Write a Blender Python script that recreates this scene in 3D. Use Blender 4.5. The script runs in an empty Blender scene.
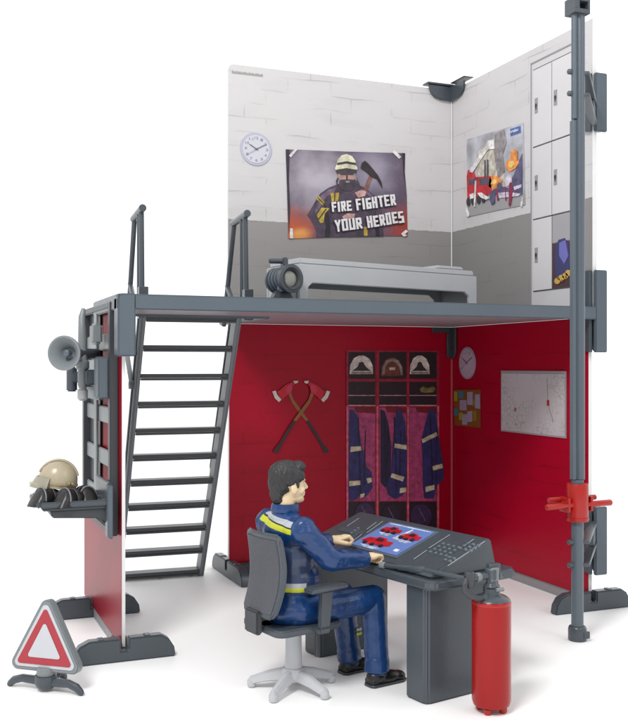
import bpy, bmesh, math, random
from mathutils import Vector, Matrix, Euler, noise
random.seed(7)
S = bpy.context.scene
COL = S.collection
R = math.radians
# ------------------------------------------------------------------ camera numbers (1 unit = 1 dm of the real toy)
FPX, CX, CY, CH = 967.0, 314.0, 365.0, 1.2
TH = math.atan(392 / 967)
CAM = Vector((-3.07, -5.277, CH))
RT = Vector((math.cos(TH), -math.sin(TH), 0)); FW = Vector((math.sin(TH), math.cos(TH), 0))
def hit(px, py, P0, N):
    """point where the photo's line of sight through (px,py) meets a real surface (plane P0,N)"""
    d = RT * ((px - CX) / FPX) + FW + Vector((0, 0, -(py - CY) / FPX))
    return CAM + d * ((Vector(P0) - CAM).dot(Vector(N)) / d.dot(Vector(N)))

# ------------------------------------------------------------------ materials
def lin(h):
    h = h.lstrip('#'); out = []
    for i in (0, 2, 4):
        c = int(h[i:i+2], 16) / 255
        out.append(c / 12.92 if c <= .04045 else ((c + .055) / 1.055) ** 2.4)
    return (*out, 1)
MATS = {}
def plastic(name, hexc, rough=.42, var=.08, bump=.06, scale=60, metal=0, spec=.5, coat=0):
    if name in MATS: return MATS[name]
    m = bpy.data.materials.new(name); m.use_nodes = True; n = m.node_tree.nodes; l = m.node_tree.links
    b = n['Principled BSDF']; c = lin(hexc)
    tc = n.new('ShaderNodeTexCoord'); nz = n.new('ShaderNodeTexNoise'); nz.inputs['Scale'].default_value = 4; nz.inputs['Detail'].default_value = 5
    l.new(tc.outputs['Object'], nz.inputs['Vector'])
    mx = n.new('ShaderNodeMix'); mx.data_type = 'RGBA'
    mx.inputs['A'].default_value = tuple(min(1, v * (1 - var)) for v in c[:3]) + (1,)
    mx.inputs['B'].default_value = tuple(min(1, v * (1 + var)) for v in c[:3]) + (1,)
    l.new(nz.outputs['Fac'], mx.inputs['Factor']); l.new(mx.outputs['Result'], b.inputs['Base Color'])
    mr = n.new('ShaderNodeMapRange'); mr.inputs['To Min'].default_value = rough - .05; mr.inputs['To Max'].default_value = rough + .07
    n2 = n.new('ShaderNodeTexNoise'); n2.inputs['Scale'].default_value = 14; n2.inputs['Detail'].default_value = 6
    l.new(tc.outputs['Object'], n2.inputs['Vector']); l.new(n2.outputs['Fac'], mr.inputs['Value']); l.new(mr.outputs['Result'], b.inputs['Roughness'])
    if bump:
        n3 = n.new('ShaderNodeTexNoise'); n3.inputs['Scale'].default_value = scale; n3.inputs['Detail'].default_value = 3
        bp = n.new('ShaderNodeBump'); bp.inputs['Strength'].default_value = bump; bp.inputs['Distance'].default_value = .01
        l.new(tc.outputs['Object'], n3.inputs['Vector']); l.new(n3.outputs['Fac'], bp.inputs['Height']); l.new(bp.outputs['Normal'], b.inputs['Normal'])
    b.inputs['Metallic'].default_value = metal; b.inputs['Specular IOR Level'].default_value = spec; b.inputs['Coat Weight'].default_value = coat
    MATS[name] = m; return m
PICT = False
def ink(hexc, rough=.55):
    if not PICT: return plastic('print ' + hexc, hexc, rough, .08, 0)
    nm = 'picture ' + hexc
    if nm in MATS: return MATS[nm]
    m = plastic(nm, hexc, rough, .42, 0)
    nz = [n for n in m.node_tree.nodes if n.bl_idname == 'ShaderNodeTexNoise'][0]; nz.inputs['Scale'].default_value = 26; nz.inputs['Detail'].default_value = 8; nz.inputs['Roughness'].default_value = .7
    n = m.node_tree.nodes; l = m.node_tree.links; mx = [q for q in n if q.bl_idname == 'ShaderNodeMix'][0]
    mr = n.new('ShaderNodeMapRange'); mr.inputs['From Min'].default_value = .36; mr.inputs['From Max'].default_value = .64
    l.new(nz.outputs['Fac'], mr.inputs['Value']); l.new(mr.outputs[0], mx.inputs['Factor'])
    return m

GREY = plastic('dark grey plastic', '41484f', .30)
GREYM = plastic('blue grey plastic', '515b64', .34)
DARK = plastic('charcoal plastic', '383b3f', .42)
MIDG = plastic('mid grey plastic', '70757a', .42)
BEDG = plastic('bed grey plastic', 'b0b2b5', .42)
PALE = plastic('pale grey plastic', 'a4a6aa', .40)
SILV = plastic('silver plastic', '767c7f', .36)
BLACK = plastic('black plastic', '1c1a1b', .34)
REDP = plastic('red plastic', 'a3160f', .30, .05)
EDGE = plastic('white board edge', 'dcdcdc', .6)

def brick_print(name, c1, c2, cz=None, line='808080', amt=.25, rough=.4, axis='XZ'):
    """printed cardboard panel: painted brickwork, optional darker dado below height cz"""
    m = bpy.data.materials.new(name); m.use_nodes = True; n = m.node_tree.nodes; l = m.node_tree.links; b = n['Principled BSDF']
    tc = n.new('ShaderNodeTexCoord'); sp = n.new('ShaderNodeSeparateXYZ'); l.new(tc.outputs['Object'], sp.inputs[0])
    cb = n.new('ShaderNodeCombineXYZ'); l.new(sp.outputs['X' if axis == 'XZ' else 'Y'], cb.inputs['X']); l.new(sp.outputs['Z'], cb.inputs['Y'])
    # wobble
    nz = n.new('ShaderNodeTexNoise'); nz.inputs['Scale'].default_value = 5; l.new(cb.outputs[0], nz.inputs['Vector'])
    va = n.new('ShaderNodeVectorMath'); va.operation = 'MULTIPLY_ADD'; va.inputs[1].default_value = (.03, .03, 0); l.new(nz.outputs['Color'], va.inputs[0]); l.new(cb.outputs[0], va.inputs[2])
    br = n.new('ShaderNodeTexBrick'); br.inputs['Scale'].default_value = 1; br.inputs['Brick Width'].default_value = .27; br.inputs['Row Height'].default_value = .085
    br.inputs['Mortar Size'].default_value = .005; br.inputs['Mortar Smooth'].default_value = .7
    l.new(va.outputs[0], br.inputs['Vector'])
    br.inputs['Color1'].default_value = (0, 0, 0, 1); br.inputs['Color2'].default_value = (.25, .25, .25, 1); br.inputs['Mortar'].default_value = (1, 1, 1, 1)
    n2 = n.new('ShaderNodeTexNoise'); n2.inputs['Scale'].default_value = 3.2; n2.inputs['Detail'].default_value = 7
    mp = n.new('ShaderNodeMapping'); mp.inputs['Scale'].default_value = (1, 3.4, 1); l.new(cb.outputs[0], mp.inputs['Vector']); l.new(mp.outputs[0], n2.inputs['Vector'])
    rp = n.new('ShaderNodeMapRange'); rp.inputs['From Min'].default_value = .48; rp.inputs['From Max'].default_value = .66; l.new(n2.outputs['Fac'], rp.inputs['Value'])
    mu = n.new('ShaderNodeMath'); mu.operation = 'MULTIPLY'; l.new(br.outputs['Color'], mu.inputs[0]); l.new(rp.outputs[0], mu.inputs[1])
    m2 = n.new('ShaderNodeMath'); m2.operation = 'MULTIPLY'; m2.inputs[1].default_value = amt; l.new(mu.outputs[0], m2.inputs[0])
    base = n.new('ShaderNodeMix'); base.data_type = 'RGBA'; base.inputs['A'].default_value = lin(c1); base.inputs['B'].default_value = lin(c2)
    if cz is not None:
        n4 = n.new('ShaderNodeTexNoise'); n4.inputs['Scale'].default_value = 30; l.new(cb.outputs[0], n4.inputs['Vector'])
        ad = n.new('ShaderNodeMath'); ad.operation = 'MULTIPLY_ADD'; ad.inputs[1].default_value = .012; l.new(n4.outputs['Fac'], ad.inputs[0]); l.new(sp.outputs['Z'], ad.inputs[2])
        lt = n.new('ShaderNodeMath'); lt.operation = 'LESS_THAN'; lt.inputs[1].default_value = cz + .006; l.new(ad.outputs[0], lt.inputs[0]); l.new(lt.outputs[0], base.inputs['Factor'])
    else: 
        n5 = n.new('ShaderNodeTexNoise'); n5.inputs['Scale'].default_value = 2; n5.inputs['Detail'].default_value = 6; l.new(cb.outputs[0], n5.inputs['Vector']); l.new(n5.outputs['Fac'], base.inputs['Factor'])
    fin = n.new('ShaderNodeMix'); fin.data_type = 'RGBA'; fin.inputs['B'].default_value = lin(line); l.new(base.outputs['Result'], fin.inputs['A']); l.new(m2.outputs[0], fin.inputs['Factor'])
    l.new(fin.outputs['Result'], b.inputs['Base Color']); b.inputs['Roughness'].default_value = rough; b.inputs['Specular IOR Level'].default_value = .22
    bp = n.new('ShaderNodeBump'); bp.inputs['Strength'].default_value = .06; bp.inputs['Distance'].default_value = .01; n6 = n.new('ShaderNodeTexNoise'); n6.inputs['Scale'].default_value = 45
    l.new(cb.outputs[0], n6.inputs['Vector']); l.new(n6.outputs['Fac'], bp.inputs['Height']); l.new(bp.outputs['Normal'], b.inputs['Normal'])
    return m
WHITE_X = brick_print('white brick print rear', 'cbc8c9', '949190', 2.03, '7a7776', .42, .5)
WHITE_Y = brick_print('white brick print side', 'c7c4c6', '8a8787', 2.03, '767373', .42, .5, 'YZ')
RED_X = brick_print('red brick print rear', '9a0020', 'a60026', None, '6c000e', .6, .36)
RED_Y = brick_print('red brick print side', '9a0020', 'a60026', None, '6c000e', .6, .36, 'YZ')

RED_O = brick_print('red brick print outer', '80001a', '8a001e', None, '5c000e', .3, .36, 'YZ')  # same red print coloured darker, to offset the strong key light there
# ------------------------------------------------------------------ object helpers
class MB:
    def __init__(s): s.bm = bmesh.new()
    def add(s, verts, faces, M=None):
        vs = [s.bm.verts.new(M @ Vector(v) if M else Vector(v)) for v in verts]
        for f in faces:
            try: s.bm.faces.new([vs[i] for i in f])
            except ValueError: pass
        return s
    def box(s, a, b, M=None):
        x0, y0, z0 = a; x1, y1, z1 = b
        return s.add([(x0,y0,z0),(x1,y0,z0),(x1,y1,z0),(x0,y1,z0),(x0,y0,z1),(x1,y0,z1),(x1,y1,z1),(x0,y1,z1)],
                     [(0,3,2,1),(4,5,6,7),(0,1,5,4),(1,2,6,5),(2,3,7,6),(3,0,4,7)], M)
    def prism(s, poly, lo, hi, axes='xz', M=None):
        """poly in two axes, extruded along the third from lo to hi"""
        ax = {'xz': lambda a, b, c: (a, c, b), 'xy': lambda a, b, c: (a, b, c), 'yz': lambda a, b, c: (c, a, b)}[axes]
        n = len(poly)
        v = [ax(a, b, lo) for a, b in poly] + [ax(a, b, hi) for a, b in poly]
        f = [tuple(range(n)), tuple(range(2*n-1, n-1, -1))] + [(i, (i+1) % n, n+(i+1) % n, n+i) for i in range(n)]
        return s.add(v, f, M)
    def tube(s, pts, r, seg=16, cap=True, radii=None):
        pts = [Vector(p) for p in pts]; rings = []
        up = None
        for i, p in enumerate(pts):
            d = (pts[min(i+1, len(pts)-1)] - pts[max(i-1, 0)]).normalized()
            if up is None: up = Vector((0,0,1)) if abs(d.z) < .9 else Vector((1,0,0))
            a = d.cross(up).normalized(); b = a.cross(d).normalized(); up = b
            rr = radii[i] if radii else r
            rings.append([s.bm.verts.new(p + (a*math.cos(2*math.pi*k/seg) + b*math.sin(2*math.pi*k/seg))*rr) for k in range(seg)])
        for A, B in zip(rings, rings[1:]):
            for k in range(seg): s.bm.faces.new((A[k], A[(k+1) % seg], B[(k+1) % seg], B[k]))
        if cap:
            s.bm.faces.new(rings[0]); s.bm.faces.new(rings[-1])
        return s
    def lathe(s, prof, M=None, seg=32):
        """profile (r,h) about local z"""
        rings = []
        for r, h in prof:
            if r < 1e-6: rings.append([s.bm.verts.new(M @ Vector((0,0,h)) if M else Vector((0,0,h)))])
            else: rings.append([s.bm.verts.new((M or Matrix()) @ Vector((r*math.cos(2*math.pi*k/seg), r*math.sin(2*math.pi*k/seg), h))) for k in range(seg)])
        for A, B in zip(rings, rings[1:]):
            for k in range(seg):
                q = [A[k % len(A)], A[(k+1) % len(A)], B[(k+1) % len(B)], B[k % len(B)]]
                q = list(dict.fromkeys(q))
                if len(q) > 2: s.bm.faces.new(q)
        return s
    def ell(s, c, r, M=None, seg=20):
        T = Matrix.Translation(Vector(c)) @ (M or Matrix()) @ Matrix.Diagonal((*r, 1))
        nv = seg//2+2; rings = []; bm = s.bm
        for i in range(nv+1):
            a = math.pi*i/nv; rr, zz = math.sin(a), math.cos(a)
            rings.append([bm.verts.new(T @ Vector((0, 0, zz)))] if i in (0, nv) else [bm.verts.new(T @ Vector((rr*math.cos(2*math.pi*k/seg), rr*math.sin(2*math.pi*k/seg), zz))) for k in range(seg)])
        for A, B in zip(rings, rings[1:]):
            for k in range(seg):
                bm.faces.new(list(dict.fromkeys([A[k % len(A)], B[k % len(B)], B[(k+1) % len(B)], A[(k+1) % len(A)]])))
        return s
    def build(s, name, mat, parent=None, bevel=0, seg=2, world=True, angle=35):
        bm = s.bm; bmesh.ops.recalc_face_normals(bm, faces=bm.faces)
        if bevel:
            ed = [e for e in bm.edges if len(e.link_faces) == 2 and e.calc_face_angle(0) > R(40)]
            bmesh.ops.bevel(bm, geom=ed, offset=bevel, segments=seg, affect='EDGES', clamp_overlap=True)
        if parent is not None and world: bm.transform(PM[parent.name].inverted())
        me = bpy.data.meshes.new(name); bm.to_mesh(me); bm.free()
        return link(name, me, mat, parent, angle)
PM = {}
def link(name, me, mat, parent=None, angle=35):
    me.materials.clear(); me.materials.append(mat)
    for p in me.polygons: p.use_smooth = True
    me.set_sharp_from_angle(angle=R(angle))
    o = bpy.data.objects.new(name, me); COL.objects.link(o)
    if parent is not None: o.parent = parent; PM[o.name] = PM[parent.name]
    return o
def tag(o, label, cat, group=None, kind=None):
    if label: o['label'] = label
    if cat: o['category'] = cat
    if group: o['group'] = group
    if kind: o['kind'] = kind
    return o
def thing(name, label, cat, loc=(0,0,0), rz=0, group=None):
    o = bpy.data.objects.new(name, None); COL.objects.link(o); o.empty_display_size = .05
    o.location = loc; o.rotation_euler = (0, 0, rz)
    PM[o.name] = Matrix.Translation(loc) @ Matrix.Rotation(rz, 4, 'Z')
    return tag(o, label, cat, group)
def bake(bm, voxel, smooth, it):
    bmesh.ops.recalc_face_normals(bm, faces=bm.faces)
    me = bpy.data.meshes.new('tmp'); bm.to_mesh(me); bm.free()
    o = bpy.data.objects.new('tmp', me); COL.objects.link(o)
    m = o.modifiers.new('r', 'REMESH'); m.mode = 'VOXEL'; m.voxel_size = voxel
    if it: q = o.modifiers.new('s', 'SMOOTH'); q.factor = smooth; q.iterations = it
    dg = bpy.context.evaluated_depsgraph_get(); dg.update()
    out = bpy.data.meshes.new_from_object(o.evaluated_get(dg)); bpy.data.objects.remove(o); bpy.data.meshes.remove(me)
    return out
def cap(mb, a, b, ra, rb, n=7):
    a, b = Vector(a), Vector(b)
    mb.ell(a, (ra,)*3); mb.ell(b, (rb,)*3); mb.tube([a, b], 1, 18, True, [ra, rb])
def textmesh(txt, offset=0.0, extrude=0.0, spacing=1.0):
    c = bpy.data.curves.new('t', 'FONT'); c.body = txt; c.size = 1; c.offset = offset; c.extrude = extrude; c.resolution_u = 3; c.space_character = spacing
    o = bpy.data.objects.new('t', c); COL.objects.link(o)
    dg = bpy.context.evaluated_depsgraph_get(); dg.update()
    me = bpy.data.meshes.new_from_object(o.evaluated_get(dg)); bpy.data.objects.remove(o)
    vs = [Vector(v.co) for v in me.vertices]; fs = [tuple(p.vertices) for p in me.polygons]; bpy.data.meshes.remove(me)
    x0 = min(v.x for v in vs); x1 = max(v.x for v in vs); y0 = min(v.y for v in vs); y1 = max(v.y for v in vs)
    return [((v.x-x0)/(x1-x0), (v.y-y0)/(y1-y0)) for v in vs], fs
# printed artwork: thin sheets lying on a wall face.  A frame maps (s,t) to the wall, k counts sheets outward
STEP = .0022
class Sheet:
    def __init__(s, fn, normal): s.fn = fn; s.n = Vector(normal)
    def P(s, a, b, k): return s.fn(a, b) + s.n * (STEP * k + .0006)
    def poly(s, mb, pts, k=1, thick=STEP*.9):
        v0 = [s.P(a, b, k) - s.n*thick for a, b in pts]; v1 = [s.P(a, b, k) for a, b in pts]; n = len(pts)
        mb.add(v0 + v1, [tuple(range(n)), tuple(range(2*n-1, n-1, -1))] + [(i, (i+1) % n, n+(i+1) % n, n+i) for i in range(n)]); return mb
    def disc(s, mb, c, rx, ry, k=1, seg=32, a0=0, a1=360):
        pts = [(c[0]+rx*math.cos(R(a0+(a1-a0)*i/seg)), c[1]+ry*math.sin(R(a0+(a1-a0)*i/seg))) for i in range(seg + (0 if a1-a0 >= 360 else 1))]
        return s.poly(mb, pts, k)
    def line(s, mb, a, b, w, k=1):
        d = Vector((b[0]-a[0], b[1]-a[1])); n = Vector((-d.y, d.x)).normalized() * w/2
        return s.poly(mb, [(a[0]+n.x, a[1]+n.y), (b[0]+n.x, b[1]+n.y), (b[0]-n.x, b[1]-n.y), (a[0]-n.x, a[1]-n.y)], k)
    def text(s, mb, txt, x0, y0, x1, y1, h, k=1, offset=.0, shear=0):
        """baseline from (x0,y0) to (x1,y1), height h in sheet units"""
        v, f = textmesh(txt, offset); d = Vector((x1-x0, y1-y0)); up = Vector((-d.y, d.x)).normalized()*h + d.normalized()*shear
        mb.add([s.P(x0 + d.x*a + up.x*b, y0 + d.y*a + up.y*b, k) for a, b in v], f); return mb
BW = Sheet(lambda x, z: Vector((x, 0, z)), (0, -1, 0))       # rear wall, s = x, t = z
RW = Sheet(lambda y, z: Vector((0, -y, z)), (-1, 0, 0))      # right wall, s = distance from the corner
def bw(px, py): p = hit(px, py, (0,0,0), (0,1,0)); return (p.x, p.z)
def rw(px, py): p = hit(px, py, (0,0,0), (1,0,0)); return (-p.y, p.z)

# ------------------------------------------------------------------ world, light, camera
w = bpy.data.worlds.new('World'); S.world = w; w.use_nodes = True
_n = w.node_tree.nodes; _l = w.node_tree.links; _tc = _n.new('ShaderNodeTexCoord'); _d = _n.new('ShaderNodeVectorMath'); _d.operation = 'DOT_PRODUCT'; _d.inputs[1].default_value = (.38, .92, .0)
_m = _n.new('ShaderNodeMapRange'); _m.interpolation_type = 'SMOOTHSTEP'; _m.inputs['From Min'].default_value = -.7; _m.inputs['From Max'].default_value = .5; _m.inputs['To Min'].default_value = .62; _m.inputs['To Max'].default_value = 1.36
_l.new(_tc.outputs['Generated'], _d.inputs[0]); _l.new(_d.outputs['Value'], _m.inputs['Value']); _l.new(_m.outputs[0], _n['Background'].inputs['Strength']); _n['Background'].inputs['Color'].default_value = (1, 1, 1, 1)
def area(name, loc, target, size, power, color=(1,1,1)):
    L = bpy.data.lights.new(name, 'AREA'); L.shape = 'DISK'; L.size = size; L.energy = power; L.color = color
    o = bpy.data.objects.new(name, L); COL.objects.link(o); o.location = loc
    o.rotation_euler = (Vector(target) - Vector(loc)).to_track_quat('-Z', 'Y').to_euler()
area('softbox_key', (-5.5, -5.5, 6.5), (-1.3, -1.2, .6), 2.2, 430, (1, .993, .98))
area('softbox_fill', (1.5, -7.5, 5.0), (-1.0, -1.0, .6), 3.0, 70, (.97, .985, 1))
cam = bpy.data.cameras.new('camera'); co = bpy.data.objects.new('camera', cam); COL.objects.link(co)
cam.sensor_fit = 'HORIZONTAL'; cam.sensor_width = 36; cam.lens = FPX/628*36; cam.shift_y = 5/628; cam.clip_end = 500; cam.clip_start = .05
co.location = CAM; co.rotation_euler = (math.pi/2, 0, -TH); S.camera = co
S.view_settings.view_transform = 'Standard'; S.view_settings.look = 'None'; S.view_settings.exposure = 0

# ------------------------------------------------------------------ setting
gm = plastic('studio floor white', 'fcfcfc', .5, .0, 0, spec=.3)
g = MB(); g.add([(-45,-45,0),(45,-45,0),(45,45,0),(-45,45,0)], [(0,1,2,3)])
tag(g.build('ground', gm), 'seamless white studio floor under the toy', None, kind='structure')

def rounded(x0, z0, x1, z1, r, corners=(0,0,1,1)):
    """corners: bl, br, tr, tl"""
    pts = []
    for (cx, cz, a0, on, px, pz) in ((x0+r, z0+r, 180, corners[0], x0, z0), (x1-r, z0+r, 270, corners[1], x1, z0), (x1-r, z1-r, 0, corners[2], x1, z1), (x0+r, z1-r, 90, corners[3], x0, z1)):
        if on: pts += [(cx + r*math.cos(R(a0+i*15)), cz + r*math.sin(R(a0+i*15))) for i in range(7)]
        else: pts.append((px, pz))
    return pts
def panel(name, label, axis, poly, t0, t1, facem, facedir, cat='wall', both=None):
    """board of white core with the printed face as a sheet part"""
    t = thing(name, label, cat, {'xz': (sum(p[0] for p in poly)/len(poly), t0, 0), 'yz': (t0, sum(p[0] for p in poly)/len(poly), 0)}[axis])
    MB().prism(poly, t0, t1, axis).build('board', EDGE, t)
    faces = both or [facedir]
    for fd in faces:
        inset = .0012
        cx = sum(p[0] for p in poly)/len(poly); cz = sum(p[1] for p in poly)/len(poly)
        pl = [(a-math.copysign(.0012, a-cx), b-math.copysign(.0012, b-cz)) for a, b in poly]
        a, b = (t0-.0012, t0-.0002) if fd < 0 else (t1+.0002, t1+.0012)
        o = MB().prism(pl, a, b, axis).build('printed_face', facem, None)
        # keep wall coordinates for the print, then parent
        o.parent = t; o.matrix_parent_inverse = PM[t.name].inverted()
    return t
E0 = .0015
panel('lower_rear_wall', 'red rear wall panel of the lower room with lockers and axes printed on it', 'xz', rounded(-1.452, .03, -.002, 1.4355, .02, (0,0,0,0)), E0, .028, RED_X, -1)
panel('upper_rear_wall', 'white brick rear wall panel with grey dado above the platform behind the bed', 'xz', rounded(-1.458, 1.487, -.002, 2.915, .035, (0,0,0,1)), E0, .028, WHITE_X, -1)
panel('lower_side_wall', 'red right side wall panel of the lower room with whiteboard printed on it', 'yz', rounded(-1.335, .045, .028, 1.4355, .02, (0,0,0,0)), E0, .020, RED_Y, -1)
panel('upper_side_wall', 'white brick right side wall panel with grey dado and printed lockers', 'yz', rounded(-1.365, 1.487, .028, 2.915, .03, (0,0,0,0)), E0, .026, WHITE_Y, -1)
panel('outer_side_wall', 'narrow red freestanding side wall panel at the left carrying the equipment rack', 'yz', rounded(-1.315, .045, -.33, 1.4355, .02, (0,0,0,0)), -2.312, -2.298, RED_O, -1)  # unseen inner side left unprinted white to brighten the ladder beside it
# ------------------------------------------------------------------ support feet
def foot(center, ang, L, label, h=.095, t=.05, slot=.03, clip=True):
    f = thing('support_foot', label, 'foot', center, ang, 'slotted grey support feet under the walls')
    a = L/2
    prof = [(-a, 0), (a, 0), (a-.006, .04), (a-.028, .075), (a-.06, h), (slot/2, h), (slot/2, .045), (-slot/2, .045), (-slot/2, h), (-a+.07, h), (-a+.03, h-.018), (-a+.008, h-.05)]
    MB().prism(prof, -t/2, t/2, 'xz').build('base', GREY, f, .006, 2, world=False)
    if clip:
        m = MB()
        for sx in (-1, 1):
            m.prism([(t/2-.004, .0), (.19, .0), (.19, .035), (.13, .07), (t/2-.004, .085)], sx*(slot/2+.001), sx*(slot/2+.014), 'yz')
        m.build('wall_clip', GREY, f, .003, 1, world=False)
    m = MB()
    for sx in (-1, 1): m.box((sx*a*.45-.012, -t/2+.008, h-.001), (sx*a*.45+.012, t/2-.008, h+.004))
    m.build('rib', GREYM, f, .002, 1, world=False)
    return f
foot((-2.31, -1.345, 0), 0, .42, 'grey support foot at the front of the narrow left red wall')
foot((-2.31, -.60, 0), 0, .44, 'grey support foot at the back of the narrow left red wall', clip=True)
foot((-.035, -1.40, 0), 0, .45, 'grey support foot under the front end of the right red wall behind the pole', clip=True)
foot((-1.452, -.02, 0), math.pi/2, .58, 'grey support foot at the free left end of the red rear wall near the ladder', clip=False)
m = MB().box((-1.42, -.045, 0), (-1.18, -.012, .075)).build('wall_brace', DARK, None, .006); tag(m, 'dark brace lying along the bottom of the rear wall behind the chair', 'brace')
m = MB().box((-.012, -1.33, .0), (.015, -.05, .0445)).build('base_strip', plastic('rail grey', '8b888b', .5), None, .003); tag(m, 'pale strip along the foot of the right red wall', 'base strip')  # pale strip filling the gap below the raised right panel
m = MB().box((-2.314, -1.30, .0), (-2.296, -.40, .0445)).build('base_strip', plastic('rail grey', '8b888b', .5), None, .003); tag(m, 'pale strip along the foot of the narrow left red wall', 'base strip')  # matching pale strip below the raised left panel
# ------------------------------------------------------------------ platform
pl = thing('platform', 'grey rimmed upper floor platform resting on the red walls', 'platform', (-1.2, -.7, 1.45))
out = [(-2.345, -1.392), (-.004, -1.392), (-.004, -.004), (-1.50, -.004), (-1.50, -.80), (-2.345, -.80)]
MB().prism([(-2.30, -1.375), (.0005, -1.375), (.0005, .0005), (-1.49, .0005), (-1.49, -.82), (-2.30, -.82)], 1.436, 1.470, 'xy').build('deck', plastic('pale underside', '8f8389', .45), pl)
m = MB(); m.box((-2.345, -1.396, 1.424), (.004, -1.372, 1.487)); m.build('front_rim', GREYM, pl, .005)
m = MB(); m.box((-2.345, -1.3715, 1.424), (-2.3225, -.80, 1.487)); m.box((-2.3220, -.822, 1.425), (-1.50, -.80, 1.486)); m.box((-1.512, -.799, 1.425), (-1.49, -.004, 1.486)); m.build('side_rim', GREYM, pl, .004)
m = MB(); m.prism(rounded(-2.345, 1.235, -2.272, 1.488, .02, (0,0,0,1)), -1.402, -1.318, 'xz'); m.build('end_bracket', GREYM, pl, .006)
m = MB(); m.box((-2.3, -1.37, 1.4705), (-.01, -.83, 1.4835)); m.box((-1.488, -.8295, 1.4705), (-.01, -.006, 1.4835)); m.build('floor_top', GREYM, pl)

def edge_clip(z0, z1, label, arms=(), x1=.068):
    c = thing('wall_clip', label, 'clip', (0, -1.36, z0), 0, 'grey clips on the front edge of the right wall')
    MB().box((-.001, -1.395, z0), (x1, -1.372, z1)).build('front_plate', GREYM, c, .004)
    h = z1-z0
    yy = [(-1.371, z0), (-1.33, z0+.008), (-1.28, z0+.05), (-1.265, z0+.10), (-1.265, z1-.03), (-1.28, z1), (-1.371, z1)]
    MB().prism(yy, -.022, -.003, 'yz').build('inner_flange', GREY, c, .003, 1)
    MB().prism(yy, .030, .048, 'yz').build('outer_flange', GREY, c, .003, 1)
    for za in arms:
        m = MB(); m.prism([(-.41, -1.815), (-.375, -1.825), (-.004, -1.41), (-.004, -1.397), (-.03, -1.397), (-.41, -1.785)], za-.010, za+.006, 'xy'); m.build('arm', GREY, c, .003, 1)
        MB().tube([(-.470, -1.80, za), (-.44, -1.80, za)], .012, 12).build('bolt', GREY, c, .003, 1)
    if arms:
        zl, zh = arms[1], arms[0]
        MB().prism([(-.12, -1.50), (-.105, -1.51), (-.02, -1.415), (-.02, -1.40), (-.03, -1.40)], zl+.007, zh-.011, 'xy').build('web', GREYM, c, .002, 1)
    return c
edge_clip(2.352, 2.640, 'grey clip with two arms holding the top of the pole to the upper right wall', (2.475, 2.380))
edge_clip(1.262, 1.668, 'grey clip where the platform meets the front edge of the right wall', ())
edge_clip(.165, .50, 'grey clip with two arms holding the pole near the floor to the right red wall', (.43, .33))
# corner clips
c = thing('corner_clip', 'grey corner clip folded over the top corner of the white walls', 'clip', (0, 0, 2.9), 0, 'grey corner clips joining the rear and side walls')
prof = [(-.175, 2.925), (-.16, 2.885), (-.135, 2.858), (-.09, 2.846), (-.018, 2.842), (-.018, 2.932), (-.175, 2.932)]
MB().prism(prof, -.022, -.006, 'xz').build('rear_plate', GREY, c, .003, 1)
MB().prism([(-(-a) if False else a, b) for a, b in [(p[0], p[1]) for p in prof]], -.022, -.006, 'yz').build('side_plate', GREY, c, .003, 1)
m = MB(); m.box((-.19, -.035, 2.9325), (.035, .035, 2.944)); m.box((-.035, -.20, 2.9445), (.035, -.0355, 2.951)); m.build('top_plate', GREY, c, .003, 1)
c = thing('corner_clip', 'dark corner clip under the platform where the red walls meet', 'clip', (0, 0, 1.3), 0, 'grey corner clips joining the rear and side walls')
MB().box((-.15, -.02, 1.40), (-.02, -.006, 1.434)).build('rear_plate', DARK, c, .003, 1)
MB().prism([(-.018, 1.24), (-.05, 1.25), (-.07, 1.28), (-.07, 1.434), (-.018, 1.434)], -.02, -.005, 'yz').build('side_plate', DARK, c, .003, 1)
MB().prism([(-.045, 1.25), (-.018, 1.24), (-.018, 1.3995), (-.045, 1.3995)], -.02, -.006, 'xz').build('lower_plate', DARK, c, .003, 1)
# corner edging strips
tag(MB().box((-.012, -.012, .03), (-.001, -.001, 1.238)).build('corner_edging', plastic('pink edging', 'c2505c', .5), None, .002), 'thin pale pink edging strip in the corner of the red walls', 'edging', 'edging strips in the wall corner')
tag(MB().box((-.010, -.010, 1.49), (-.002, -.002, 2.841)).build('corner_edging', EDGE, None, .002), 'thin white edging strip in the corner of the white walls', 'edging', 'edging strips in the wall corner')

# ------------------------------------------------------------------ ladder with handrails
ld = thing('ladder', 'grey ladder stair with eleven treads leading up to the platform', 'ladder', (-1.8, .1, 0))
LT, LB = Vector((0, -.755, 1.45)), Vector((0, .125, .0))
ldir = (LT-LB).normalized(); nrm = Vector((0, ldir.z, -ldir.y))
XL, XR = -2.072, -1.618
for x, sgn in ((XL, 1), (XR, -1)):
    m = MB(); hw = .046
    q = [LB - nrm*hw, LB + nrm*hw, LT + nrm*hw, LT - nrm*hw]
    m.prism([(p.y, p.z) for p in q], x-.009, x+.009, 'yz')
    for ww in (-hw, hw-.010):
        q = [LB + nrm*ww, LB + nrm*(ww+.010), LT + nrm*(ww+.010), LT + nrm*ww]
        m.prism([(p.y, p.z) for p in q], x+(.009 if sgn < 0 else -.009), x+(.018 if sgn < 0 else -.018), 'yz')
    m.build('stringer', MIDG, ld, .003, 1)
for i in range(11):
    z = 1.425 - i*.1395; y = LB.y + (LT.y-LB.y)*z/1.45
    m = MB(); m.box((XL+.0095, y-.045, z-.010), (XR-.0095, y+.045, z+.010)); m.box((XL+.0095, y-.047, z-.022), (XR-.0095, y-.036, z-.0105))
    m.build('tread', plastic('tread grey', '46494c', .42), ld, .003, 1)
m = MB()
for x in (XL+.03, (XL+XR)/2, XR-.05): m.tube([(x, .11, .013), (x, .11, -.0)], .010, 10)
m.build('foot_pad', DARK, ld)
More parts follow.
